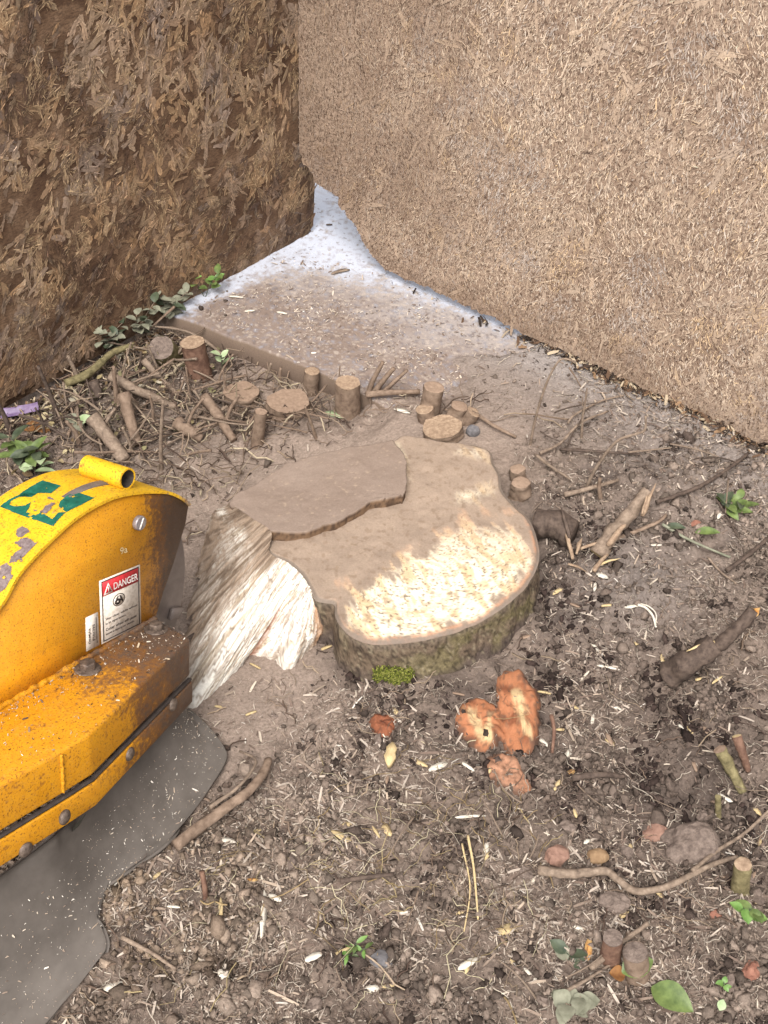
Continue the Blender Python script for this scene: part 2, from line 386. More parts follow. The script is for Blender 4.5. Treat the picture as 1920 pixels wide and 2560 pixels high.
# ------------------------------------------------------------------ chipboard sheets
def m_board(name, cols, dark, scale, dirt_h, dirt):
    t = NT(name); v = t.coords(); base = t.noise(v, scale, 6, .65, .6)
    c = t.ramp(base, cols)
    st = t.noise(t.coords(scale=(1, 1, 3.2), rot=(0, .75, 0)), scale*9, 5, .7, .3)
    c = t.mixc(t.ramp(st, [(.45, 0), (.68, .75)]), c, dark)
    sp = t.noise(v, scale*28, 3, .6); c = t.mixc(t.ramp(sp, [(.55, 0), (.7, .6)]), c, dark)
    t.bump(st, .6, .0015)
    return t.done(c, .85, .2)
MAT['board_l'] = m_board('weathered_board_dark', [(.25, A(70, 50, 38, 1.3)), (.42, A(96, 72, 54, 1.3)), (.56, A(128, 102, 80, 1.3)), (.7, A(158, 132, 110, 1.3))], A(60, 44, 36, 1.3), 9, .2, A(98, 70, 48))
MAT['board_r'] = m_board('weathered_board_pale', [(.25, A(142, 118, 100, 1.45)), (.5, A(176, 151, 130, 1.45)), (.75, A(200, 176, 154, 1.45))], A(104, 82, 68, 1.5), 6, .2, A(120, 88, 64))

def ragged(poly, amp, n, seed):
    """trace points -> denser, broken edge"""
    P = resample(np.asarray(poly, float), n, smooth=False)
    k = np.arange(n)*260/n; e = (fbm(k*.55, 0*k+seed, 0, 4)-.5)*2*amp; g = (fbm(k*.55, 0*k+seed+40, 0, 4)-.5)*2*amp
    e[[0, -1]] = 0; g[[0, -1]] = 0; P[:, 0] += e; P[:, 1] += g; return P
class Board:
    def __init__(s, foot_dir, name, label, trace, straight, mat, seed, th=.012, off=0.0, rag=7.0):
        s.off = off
        lean = nrm([.05, .02, 1]); s.X = nrm(foot_dir); n = nrm(np.cross(s.X, lean))
        if np.dot(n, CAMP-CORN) < 0: n = -n
        s.N = n; s.Z = nrm(np.cross(n, s.X)); s.Z = s.Z if s.Z[2] > 0 else -s.Z
        s.o = empty(name, CORN, label, 'board')
        s.o.matrix_world = Matrix(((s.X[0], s.N[0], s.Z[0], CORN[0]), (s.X[1], s.N[1], s.Z[1], CORN[1]), (s.X[2], s.N[2], s.Z[2], CORN[2]), (0, 0, 0, 1)))
        T = ragged(trace, rag, 380, seed)
        P = np.array([s.loc(px, py) for px, py in T]); P = np.vstack([P, np.array([s.loc(*q) if len(q) == 2 else q[:2] for q in straight])])
        s.poly = P
        bm = bmesh.new(); vs = [bm.verts.new((a, 0, b)) for a, b in P]
        f = bm.faces.new(vs); bmesh.ops.triangulate(bm, faces=[f])
        ex = bmesh.ops.extrude_face_region(bm, geom=bm.faces[:]); 
        for v in ex['geom']:
            if isinstance(v, bmesh.types.BMVert): v.co.y -= th
        bmesh.ops.recalc_face_normals(bm, faces=bm.faces)
        me = bpy.data.meshes.new('panel'); bm.to_mesh(me); bm.free()
        s.p = link('panel', me, mat, s.o)
    def loc(s, px, py):
        p = onplane(px, py, CORN+s.N*s.off, s.N)-CORN; return np.array([p@s.X, p@s.Z])
    def strands(s, n, lr, wr, nf, colf, ang, spread, rangef, fw=(.0008, .0022), jit=.5, fl=(.25, .9), cull=9., light=False):
        """flat wood strands pressed into the sheet, each with raised fibres running along it"""
        a = RNG.uniform(rangef[0], rangef[1], n); b = RNG.uniform(rangef[2], rangef[3], n); k = inpoly(a, b, s.poly) & (fbm(a, b, 41, 4, 9) < cull+.08*RNG.random(n)); a, b = a[k], b[k]; n = len(a)
        L = RNG.uniform(*lr, n); W = RNG.uniform(*wr, n); th = ang+RNG.normal(0, spread, n)+(fbm(a, b, 3, 2, 4)-.5)*1.2; c = colf(a, b)
        def quads(a, b, L, W, th, y, wob, k_):
            tv = np.array([[-.5, -.15], [-.5, .2], [-.2, -.5], [-.2, .45], [.2, -.45], [.2, .5], [.5, -.2], [.5, .15]]); m = len(a)
            lx = tv[None, :, 0]*L[:, None]; lz = tv[None, :, 1]*W[:, None]*(1+.35*RNG.normal(size=(m, 8)))+wob[:, None]*tv[None, :, 0]**2*L[:, None]
            cc_, ss_ = np.cos(th)[:, None], np.sin(th)[:, None]
            V = np.stack([lx*cc_-lz*ss_+a[:, None], y[:, None]+k_*RNG.random((m, 8)), lx*ss_+lz*cc_+b[:, None]], -1)
            return V.reshape(-1, 3), (np.array([[0, 2, 3, 1], [2, 4, 5, 3], [4, 6, 7, 5]])[None]+np.arange(m)[:, None, None]*8).reshape(-1, 4)
        V, Fc = quads(a, b, L, W, th, .0004+.0012*RNG.random(n), RNG.normal(0, .05, n), .0006)
        o = link('wood_strands', mesh_np('wood_strands', V, Fc, np.repeat(c, 8, 0)), 'flake', s.p); o['kind'] = 'stuff'
        i = np.repeat(np.arange(n), nf); m = len(i); du = RNG.uniform(-.5, .5, m)*L[i]; dv = RNG.uniform(-.6, .6, m)*W[i]
        fa = a[i]+du*np.cos(th[i])-dv*np.sin(th[i]); fb_ = b[i]+du*np.sin(th[i])+dv*np.cos(th[i])
        k = inpoly(fa, fb_, s.poly); i, fa, fb_ = i[k], fa[k], fb_[k]; m = len(i)
        V, Fc = quads(fa, fb_, L[i]*RNG.uniform(*fl, m), RNG.uniform(*fw, m), th[i]+RNG.normal(0, .13, m), .0012+.0016*RNG.random(m), RNG.normal(0, .06, m), .0009)
        cf_ = c[i]*np.exp(RNG.normal(0, jit, m))[:, None]
        if light:
            lt = sm(fbm(fa, fb_, 51, 4, 24)+.14*RNG.random(m), .42, .72)*(.25+.75*RNG.random(m)); cf_ = mix(cf_, A(200, 170, 132, 1.3)*RNG.uniform(.75, 1.2, (m, 1)), lt*(.35+.65*sm(fb_, -.05, .3)))
            cf_ = cf_*RNG.uniform(.7, 1.15, (m, 1))
        o = link('wood_fibres', mesh_np('wood_fibres', V, Fc, np.repeat(np.clip(cf_, 0, .75), 8, 0)), 'flake', s.p); o['kind'] = 'stuff'
    def flakes(s, name, n, lmin, lmax, wmin, wmax, colf, angf, mat, rangef, lift_=.0012, y0=.0006):
        a = rangef[0]+(rangef[1]-rangef[0])*RNG.random(n); b = rangef[2]+(rangef[3]-rangef[2])*RNG.random(n)
        k = inpoly(a, b, s.poly); a, b = a[k], b[k]; n = len(a)
        L = np.exp(RNG.uniform(np.log(lmin), np.log(lmax), n)); W = wmin+(wmax-wmin)*RNG.random(n)**2
        th = angf(a, b)
        tv = np.array([[-.5, 0, -.2], [-.5, 0, .2], [-.17, .25, -.5], [-.17, .25, .5], [.17, .3, -.45], [.17, .3, .5], [.5, .0, -.12], [.5, .0, .2]])
        tf = np.array([[0, 2, 3, 1], [2, 4, 5, 3], [4, 6, 7, 5]])
        loc = tv[None]*np.stack([L, lift_*4*(.3+RNG.random(n)), W], 1)[:, None, :]
        curl = (RNG.random(n)-.5)*.3; loc[..., 2] += curl[:, None]*(tv[None, :, 0]**2)*L[:, None]
        c, q = np.cos(th)[:, None], np.sin(th)[:, None]
        x = loc[..., 0]*c-loc[..., 2]*q+a[:, None]; z = loc[..., 0]*q+loc[..., 2]*c+b[:, None]; y = loc[..., 1]+y0
        V = np.stack([x, y, z], -1).reshape(-1, 3); Fc = (tf[None]+np.arange(n)[:, None, None]*8).reshape(-1, 4)
        o = link(name, mesh_np(name, V, Fc, np.repeat(colf(a, b), 8, 0)), mat, s.p); o['kind'] = 'stuff'
BL = Board(LD, 'chipboard_sheet', 'dark mottled weathered chipboard sheet at left, running behind the paler sheet', 
           [(-420, 1262), (0, 1022), (200, 895), (438, 772), (520, 729), (600, 686), (660, 652), (735, 614), (765, 594), (783, 562)],
           [(785, 455), (787, 300), (-.16, 1.2, 0), (2.3, 1.2, 0), (2.3, -.1, 0)], 'board_l', 3, rag=3.5)
BR = Board(RD, 'chipboard_sheet', 'pale fine-grained chipboard sheet at right with a ragged broken lower corner', 
           [(748, 372), (787, 452), (806, 468), (825, 478), (846, 492), (851, 517), (872, 542), (896, 572), (913, 611), (931, 642), (962, 674), (1000, 692), (1060, 714), (1150, 757), (1240, 797), (1300, 831), (1430, 886), (1560, 946), (1700, 1021), (1920, 1120), (2050, 1182)],
           [(3.1, -.02, 0), (3.1, 1.2, 0), (.03, 1.2, 0)], 'board_r', 9, off=.016)
# fix the top end of the right sheet's seam edge: the sheet stands just in front of the left one
for v in BR.p.data.vertices: v.co.y += .016
BR.poly = BR.poly
PL = np.array([A(100, 76, 60, 1.3), A(138, 108, 84, 1.3), A(172, 142, 112, 1.3), A(186, 150, 112, 1.3), A(182, 156, 132, 1.3), A(152, 134, 122, 1.3), A(78, 60, 52, 1.3), A(200, 174, 142, 1.3)])
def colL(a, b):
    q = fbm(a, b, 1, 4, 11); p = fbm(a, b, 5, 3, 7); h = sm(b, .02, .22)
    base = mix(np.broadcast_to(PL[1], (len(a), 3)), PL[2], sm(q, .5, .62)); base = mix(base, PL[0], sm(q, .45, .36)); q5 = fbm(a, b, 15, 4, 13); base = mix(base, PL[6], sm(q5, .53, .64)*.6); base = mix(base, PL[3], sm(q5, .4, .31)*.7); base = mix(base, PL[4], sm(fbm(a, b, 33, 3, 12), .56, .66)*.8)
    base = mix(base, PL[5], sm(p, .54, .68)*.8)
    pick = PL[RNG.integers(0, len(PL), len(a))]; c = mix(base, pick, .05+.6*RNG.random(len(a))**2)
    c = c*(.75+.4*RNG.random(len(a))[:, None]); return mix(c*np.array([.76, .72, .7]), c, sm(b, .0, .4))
def angL(a, b): return 2.2+(fbm(a, b, 3, 2, 7)-.5)*3.2+(fbm(a, b, 13, 2, 22)-.5)*2+RNG.normal(0, .22, len(a))
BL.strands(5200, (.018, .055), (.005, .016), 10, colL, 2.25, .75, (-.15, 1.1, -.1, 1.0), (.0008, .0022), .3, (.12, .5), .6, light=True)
PR = np.array([A(208, 184, 160, 1.3), A(228, 204, 178, 1.3), A(172, 146, 126, 1.3), A(98, 75, 63, 1.3), A(190, 178, 170, 1.3), A(222, 188, 146, 1.3), A(216, 202, 186, 1.3), A(86, 66, 58, 1.3), A(152, 124, 106, 1.3)])
def colR(a, b):
    q = fbm(a, b, 1, 4, 5); p = fbm(a, b, 6, 3, 9)
    base = mix(np.broadcast_to(PR[0], (len(a), 3)), PR[1], sm(q, .4, .65)); base = mix(base, PR[4], sm(p, .52, .66)*.7)
    base = mix(base, PR[5], sm(fbm(a, b, 8, 2, 10), .68, .8)*.8)
    pick = PR[RNG.integers(0, len(PR), len(a))]; c = mix(base, pick, .1+.8*RNG.random(len(a))**1.6)
    c = c*(.74+.42*RNG.random(len(a))[:, None])
    splash = sm(b+(fbm(a, b, 2, 4, 9)-.5)*.16, .13, .0)*.7+sm(a+(fbm(a, b, 4, 4, 8)-.5)*.3, .75, .0)*.6+sm(fbm(a, b, 17, 4, 4), .54, .68)*.3
    return mix(c, A(138, 112, 92, 1.5), np.clip(splash, 0, .85))
def angR(a, b): return RNG.normal(1.45, .55, len(a))+(fbm(a, b, 3, 2, 5)-.5)*1.4
BR.strands(500, (.03, .08), (.006, .016), 6, lambda a, b: colR(a, b)*.25+.75*mix(np.broadcast_to(A(188, 163, 140, 1.45), (len(a), 3)), A(142, 118, 100, 1.45), sm(a+(fbm(a, b, 4, 4, 8)-.5)*.3, .75, .0)*.6)*(.93+.14*RNG.random(len(a))[:, None]), 1.35, .7, (-.02, 2.3, -.15, .95), (.0006, .0016), .36, (.12, .4))
BR.flakes('wood_chips', 78000, .006, .02, .001, .003, colR, angR, 'flake', (-.02, 2.3, -.15, .95), .0007)
BR.flakes('wood_flakes', 900, .02, .06, .0012, .0035, colR, angR, 'flake', (-.02, 2.3, -.15, .95), .001)
BR.flakes('dark_specks', 34000, .0025, .009, .0008, .002, lambda a, b: mix(np.broadcast_to(A(84, 62, 50, 1.5), (len(a), 3)), A(120, 94, 76, 1.5), RNG.random(len(a))), angR, 'flake', (-.02, 2.3, -.15, .95), .0004, .0028)
for ch in BR.p.children:
    ch.location.y += .016

# ------------------------------------------------------------------ the tree stump
ZT, ZL = .11, .135
STUMP_TOP = [(700, 1297), (722, 1300), (724, 1325), (740, 1355), (770, 1378), (810, 1389), (860, 1388), (920, 1377), (990, 1358), (1060, 1325), (1110, 1290), (1145, 1250), (1165, 1205), (1163, 1165), (1145, 1120), (1110, 1085), (1085, 1050), (1080, 1020), (1065, 995), (1058, 972), (1010, 955), (950, 945), (880, 935), (850, 948), (780, 965), (700, 978), (620, 1002), (560, 1040), (510, 1085), (530, 1120), (560, 1165), (582, 1194), (620, 1213), (650, 1240), (668, 1270), (682, 1293)]
stump = empty('tree_stump', (SC[0], SC[1], 0), 'broad low tree stump with a cream front lobe, mud-coated stepped top and white ground-away flank', 'tree stump')
so = np.array([SC[0], SC[1], 0.])
ring = resample([G(x*D, y*D, ZT) for x, y in STUMP_TOP], 460, True)
cen = G(985, 1350, ZT)
LOBE = [G(x*D, y*D, ZT)[:2] for x, y in [(735, 1300), (760, 1275), (830, 1230), (900, 1180), (1000, 1130), (1080, 1120), (1140, 1140), (1150, 1200), (1158, 1225), (1135, 1275), (1060, 1335), (960, 1380), (860, 1400), (785, 1388), (742, 1350)]]
P1 = [G(x*D, y*D, ZT)[:2] for x, y in [(985, 1065), (1060, 1035), (1078, 1060), (1040, 1080), (985, 1085)]]
P2 = [G(x*D, y*D, ZT)[:2] for x, y in [(990, 960), (1040, 975), (1060, 1000), (1030, 990), (985, 975)]]
P3 = [G(x*D, y*D, ZT)[:2] for x, y in [(862, 955), (878, 985), (884, 1010), (880, 1040), (872, 1000), (855, 962)]]
def topcol(x, y, edge):
    n = fbm(x, y, 1, 5, 24); f = fbm(x, y, 2, 4, 110); st = fbm(x*70+y*30, y*22-x*10, 3, 3)
    mud = mix(np.broadcast_to(A(158, 138, 121), (len(x), 3)), A(176, 154, 134), n)
    mud = mix(mud, A(132, 108, 88), sm(f, .55, .75)*.5)
    cream = mix(np.broadcast_to(A(252, 240, 212, 1.5), (len(x), 3)), A(222, 192, 150), sm(st, .46, .7)*.85)
    f2 = fbm(x, y, 12, 3, 230); cream = mix(cream, A(150, 124, 102), sm(f, .56, .72)*.6); cream = mix(cream, A(110, 90, 76), sm(f2, .6, .7)*.8); rg_ = vn(np.hypot(x-cen[0]-.02, (y-cen[1]+.12)*1.2)*190+n*6, 0*x); cream = mix(cream, A(206, 172, 128), sm(rg_, .55, .8)*.35)
    def pmk(p, s): 
        i = inpoly(x, y, p); d = seglist_dist(x, y, list(p)+[p[0]]); return sm(np.where(i, d, -d)+(n-.5)*s+(st-.5)*s, -.012, .03)
    yy = (y-cen[1])
    a = pmk(LOBE, .06)*np.clip(1.05-sm(yy, -.3, .14)*.75, .0, 1)
    c = mix(mud, A(196, 160, 132), np.clip(pmk(LOBE, .12)*.7, 0, 1))
    c = mix(c, cream, np.clip(sm(a*1.5+(f-.5)*.45+(st-.5)*.35, .0, 1.15), 0, 1))
    for q in (P1, P2, P3): c = mix(c, cream, pmk(q, .03)*.75)
    fr = sm(x, -.11, -.02)
    ca = sm(edge+(n-.5)*.006, .016, .007)*sm(yy, .12, .0)
    c = mix(c, mix(np.broadcast_to(A(196, 146, 114), (len(x), 3)), A(150, 128, 112), sm(f, .4, .6)), ca*.8*fr)
    bk = sm(edge+(n-.5)*.005, .0085, .004)
    return mix(c, A(138, 124, 112), bk*.85)
nr = 150; tt = np.linspace(0, 1, nr)**.8
Vt = cen[None, None, :]+(ring[None]-cen[None, None])*tt[:, None, None]
x, y = Vt[..., 0].ravel(), Vt[..., 1].ravel(); ed = ((1-tt)[:, None]*np.linalg.norm(ring-cen, axis=1)[None]).ravel()
z = ZT+(fbm(x, y, 4, 4, 14)-.5)*.014+(fbm(x*60, y*18, 2, 3)-.5)*.003-.007*sm(ed, .010, 0)
z = z+.006*sm(np.hypot(x-cen[0], y-cen[1]), .1, .3)*0
Vt = np.stack([x, y, z], 1)-so
link('cut_face', mesh_np('cut_face', Vt, grid_faces(nr, len(ring), True), topcol(x, y, ed), True), 'cutwood', stump)
# bark wall
nd = 26; dn = np.linspace(0, 1, nd); out = ring-cen; out[:, 2] = 0; out /= np.linalg.norm(out, axis=1)[:, None]
fl = .0+.010*dn+.016*dn**3; zb = (ZT-.0065)*(1-dn)-.06*dn
Vb = ring[None]+out[None]*fl[:, None, None]; Vb[..., 2] = zb[:, None]+(1-dn)[:, None]*(z.reshape(nr, -1)[-1]-ZT+.007)[None]
x, y, z = [Vb[..., k].ravel() for k in range(3)]
ang = np.broadcast_to(np.linspace(0, 60, len(ring))[None], (nd, len(ring))).ravel()
bmp = (fbm(x, y, z*.35, 4, 55)-.5)*.014*np.clip(np.repeat(dn, len(ring))*6, .25, 1)
Vb = np.stack([x, y, z], 1)+np.tile(out, (nd, 1))*bmp[:, None]
q = fbm(x, y, z, 4, 22); q2 = fbm(x, y, z, 4, 70)
cb = mix(np.broadcast_to(A(128, 110, 92), (len(x), 3)), A(148, 132, 108), sm(q, .4, .6)); cb = mix(cb, A(78, 66, 56), sm(q2, .5, .68)*.7)
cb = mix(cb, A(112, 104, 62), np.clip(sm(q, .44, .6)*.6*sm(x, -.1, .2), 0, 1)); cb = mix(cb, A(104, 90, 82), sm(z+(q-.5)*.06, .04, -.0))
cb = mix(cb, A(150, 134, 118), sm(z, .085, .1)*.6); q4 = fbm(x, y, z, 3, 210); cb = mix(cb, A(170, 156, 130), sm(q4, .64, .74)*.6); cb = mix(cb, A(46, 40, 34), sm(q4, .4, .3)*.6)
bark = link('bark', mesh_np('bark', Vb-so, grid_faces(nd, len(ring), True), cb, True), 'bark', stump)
# raised step
LEDGE = [(498, 1088), (520, 1065), (580, 1028), (640, 995), (700, 976), (780, 962), (852, 949), (863, 965), (880, 1000), (879, 1040), (873, 1068), (840, 1074), (800, 1080), (783, 1093), (740, 1118), (690, 1137), (640, 1150), (588, 1147), (545, 1120)]
lr = resample([G(x*D, y*D, ZL) for x, y in LEDGE], 330, True, False); lr[:, :2] += ((np.stack([fbm(lr[:, 0], lr[:, 1], 1, 4, 40), fbm(lr[:, 0], lr[:, 1], 5, 4, 40)], 1))-.5)*.012
lc = G(690*D, 1060*D, ZL); tt = np.linspace(0, 1, 70)
Vl = lc+(lr-lc)[None]*tt[:, None, None]; x, y = Vl[..., 0].ravel(), Vl[..., 1].ravel()
zt = ZL+(fbm(x, y, 4, 4, 10)-.5)*.012+(fbm(x, y, 1, 3, 70)-.5)*.002
Vl = np.stack([x, y, zt], 1)
sd_ = [lr.copy() for _ in range(5)]
for k, s_ in enumerate(sd_):
    s_[:, 2] = zt.reshape(70, -1)[-1]-(.001+.034*(k+1)/5); s_[:, :2] += (lc-lr)[:, :2]*.012*(k+1)/5+((fbm(lr[:, 0]*60, lr[:, 1]*60, k*.7, 3)-.5)*.005)[:, None]
Vl = np.vstack([Vl]+sd_); n_ = fbm(Vl[:, 0], Vl[:, 1], 0, 5, 12); f_ = fbm(Vl[:, 0], Vl[:, 1], Vl[:, 2], 4, 120)
cl_ = mix(np.broadcast_to(A(158, 139, 125), (len(Vl), 3)), A(142, 122, 108), n_); cl_ = mix(cl_, A(196, 172, 146), sm(f_, .66, .78)*.4)
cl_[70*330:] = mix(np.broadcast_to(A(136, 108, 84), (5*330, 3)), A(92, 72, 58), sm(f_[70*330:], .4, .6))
link('raised_step', mesh_np('raised_step', Vl-so, grid_faces(75, 330, True), cl_, True), 'cutwood', stump)
# ground-away flank
FT = [(495, 1086, ZL), (520, 1104, ZL), (550, 1123, ZL), (586, 1149, ZL), (583, 1193, ZT), (620, 1214, ZT), (650, 1240, ZT), (669, 1270, ZT), (692, 1308, .095)]
FB = [(452, 1125, .0), (428, 1230, -.01), (405, 1360, -.015), (398, 1540, -.02), (480, 1484, -.02), (542, 1428, -.02), (590, 1445, -.02), (626, 1460, -.02), (700, 1380, -.01)]
ns, nt_ = 260, 70
a_ = resample([G(x*D, y*D, z) for x, y, z in FT], ns); b_ = resample([G(x*D, y*D, z) for x, y, z in FB], ns)
ra_ = np.arange(ns); b_ = b_+(b_-a_)*(.35*(fbm(ra_*.12, 0*ra_, 3, 4)-.5)*np.clip(ra_/60, 0, 1))[:, None]
tpar = np.linspace(0, 1, nt_)[:, None, None]; ss = np.linspace(0, 1, ns)
Vf = a_[None]*(1-tpar)+b_[None]*tpar
nrmv = np.cross(np.gradient(Vf, axis=1), np.gradient(Vf, axis=0)); nrmv /= np.linalg.norm(nrmv, axis=2)[..., None]+1e-9
if nrmv[30, 150] @ (CAMP-Vf[30, 150]) < 0: nrmv = -nrmv
S2, T2 = np.meshgrid(ss, np.linspace(0, 1, nt_))
g = .008*np.sin(np.pi*T2)*(.6+fbm(S2*5, T2*1.5, 2, 2))+(fbm(S2*6, T2*1.6, 4, 3)-.5)*.012*np.sin(np.pi*np.clip(T2, .02, 1))**.5
g += (fbm(S2*75+T2*6, T2*3, 1, 3)-.5)*.0035+(fbm(S2*190+T2*10, T2*6, 1, 3)-.5)*.005+(fbm(S2*40, T2*40, 7, 3)-.5)*.003-.007*np.exp(-((S2-.74-.03*T2)/.015)**2)*sm(T2, .2, .6)
Vf = Vf+nrmv*g[..., None]
S, T = S2.ravel(), T2.ravel(); n_ = fbm(S*9, T*4, 3, 4); st = fbm(S*60+T*6, T*4, 6, 4); f_ = fbm(S*40, T*40, 2, 4)
cf = mix(np.broadcast_to(A(250, 244, 232, 1.4), (len(S), 3)), A(206, 182, 146), sm(st, .48, .7)*.7)
cf = mix(cf, A(160, 136, 116), sm(st, .58, .74)*.35); sf = fbm(S*190+T*10, T*6, 1, 3); cf = mix(cf, A(150, 122, 96), sm(sf, .5, .38)*.6); cf = mix(cf, A(120, 100, 84), sm(fbm(S*90, T*90, 5, 3), .62, .72)*.7)
mud = np.clip(.12+sm(S, .6, .3)*.8+sm(T, .2, .02)*sm(S, .62, .45)+sm(T, .75, 1.0)*.35+(n_-.5)*1.5-.1+sm(f_, .6, .72)*.3, 0, 1)
cf = mix(cf, mix(np.broadcast_to(A(160, 136, 114), (len(S), 3)), A(118, 98, 82), sm(st, .45, .65)), mud*.93)
cf = mix(cf, A(186, 112, 74), np.exp(-((S-.74-.03*T)/.012)**2)*sm(T, .2, .5)*.7)
cf = mix(cf, A(196, 150, 112), sm(S, .92, .975)*.8); cf = mix(cf, A(92, 80, 70), sm(S+(n_-.5)*.03, .972, .992))
link('ground_flank', mesh_np('ground_flank', Vf.reshape(-1, 3)-so, grid_faces(nt_, ns), cf, True), 'cutwood', stump)
# moss tuft on the bark
bv = BVHTree.FromPolygons([tuple(v) for v in Vb], grid_faces(nd, len(ring), True).tolist())
mp, mo = [], [(935, 1672), (965, 1668), (1028, 1672), (1034, 1690), (1025, 1716), (1000, 1722), (975, 1726), (955, 1708), (938, 1702)]
while len(mp) < 1300:
    px, py = random.uniform(930, 1040), random.uniform(1662, 1730)
    jx, jy = px+random.gauss(0, 5), py+random.gauss(0, 5)
    if not inpoly(np.array([jx]), np.array([jy]), mo)[0]: continue
    h = bv.ray_cast(Vector(CAMP), Vector(ray(px, py)))
    if h[0] is not None: mp.append(np.array(h[0])-so+np.array([0, -.0025, .0015]))
mp = np.array(mp)
pal = np.array([A(96, 104, 36), A(128, 134, 52), A(160, 158, 84), A(76, 80, 34)])
scatter('moss', OCT, mp, rots(len(mp), 1.0), np.stack([RNG.uniform(.001, .0022, len(mp)), RNG.uniform(.0006, .0014, len(mp)), RNG.uniform(.0015, .005, len(mp))], 1), pal[RNG.integers(0, 4, len(mp))], 'bits', stump)
# freshly scraped roots in front
def root_patch(poly, h, seed, label, pale):
    P = np.array([gt(*q) for q in poly]); rg = resample(P, 60, True); c = rg.mean(0); ra_ = np.arange(60); rg = c+(rg-c)*(1+.07*(RNG.random(60)-.5)+.28*(fbm(ra_*.35, 0*ra_, seed, 4)-.5)*np.sin(np.pi*ra_/59)**.3)[:, None]; t = np.linspace(0, 1, 16)
    V = c+(rg-c)[None]*t[:, None, None]
    x, y = V[..., 0], V[..., 1]; zz = zg(x, y)*.6+c[2]*.4+h*(1-t[:, None]**3)-.012*t[:, None]**6+(fbm(x*3, y, seed, 3, 25)-.5)*.008*(1-t[:, None]**4)
    zz = zz+.010-.1*h+(fbm(x, y, seed+9, 4, 130)-.5)*.005; V = np.stack([x, y, zz], -1).reshape(-1, 3); n_ = fbm(V[:, 0], V[:, 1], seed, 4, 45); st = fbm(V[:, 0]*160, V[:, 1]*40, seed, 3); tt = np.repeat(t, 60)
    f_ = fbm(V[:, 0], V[:, 1], seed, 4, 160)
    c_ = mix(np.broadcast_to(A(196, 130, 92), (len(V), 3)), A(160, 100, 70), sm(n_, .45, .65)); c_ = mix(c_, A(240, 206, 146), 0*tt); c_ = mix(c_, A(108, 80, 64), np.clip(sm(tt+(n_-.5)*.6, .82, 1.05)+sm(f_, .6, .7)*.5, 0, 1))
    if pale > 0:
        for ax_, ay_, bx_, by_, wd_ in ((1290, 1745, 1318, 1850, .014), (1175, 1790, 1205, 1845, .016), (1225, 1800, 1222, 1850, .009)):
            d_ = seglist_dist(V[:, 0], V[:, 1], [gt(ax_, ay_)[:2], gt(bx_, by_)[:2]]); c_ = mix(c_, A(236, 206, 156), sm(d_+(st-.5)*.022, wd_, wd_*.2)*.85)
        d_ = np.hypot(V[:, 0]-gt(1268, 1935)[0], V[:, 1]-gt(1268, 1935)[1]); c_ = mix(c_, A(206, 156, 126), sm(d_, .06, .03)*.8)
        c_ = mix(c_, A(130, 98, 78), sm(f_, .54, .66)*.6); c_ = mix(c_, A(110, 84, 70), sm(tt+(n_-.5)*.7, .78, 1.0)*.8)
    c_ = c_*(np.array([.55, .48, .5]) if pale < 0 else .86)
    o = link('exposed_root', mesh_np('exposed_root', V-so, grid_faces(16, 60, True), c_, True), 'cutwood', stump); o['label'] = label
root_patch([(1134, 1800), (1142, 1765), (1170, 1746), (1205, 1742), (1240, 1758), (1266, 1790), (1270, 1830), (1255, 1868), (1215, 1884), (1170, 1872), (1145, 1845)], .005, 2, 'smaller lobe of the orange scraped root', .5)
root_patch([(1236, 1770), (1238, 1720), (1250, 1684), (1285, 1668), (1322, 1690), (1344, 1735), (1350, 1800), (1346, 1862), (1316, 1892), (1280, 1886), (1252, 1840)], .007, 3, 'taller lobe of the orange scraped root with a pale stripe', .5)
root_patch([(1208, 1905), (1238, 1884), (1282, 1886), (1306, 1915), (1336, 1980), (1290, 1994), (1232, 1962)], .003, 4, 'pinkish scraped root flake below the lobes', .5)
root_patch([(920, 1805), (950, 1785), (985, 1797), (990, 1835), (950, 1848)], .003, 5, 'faint reddish root patch', -.9)

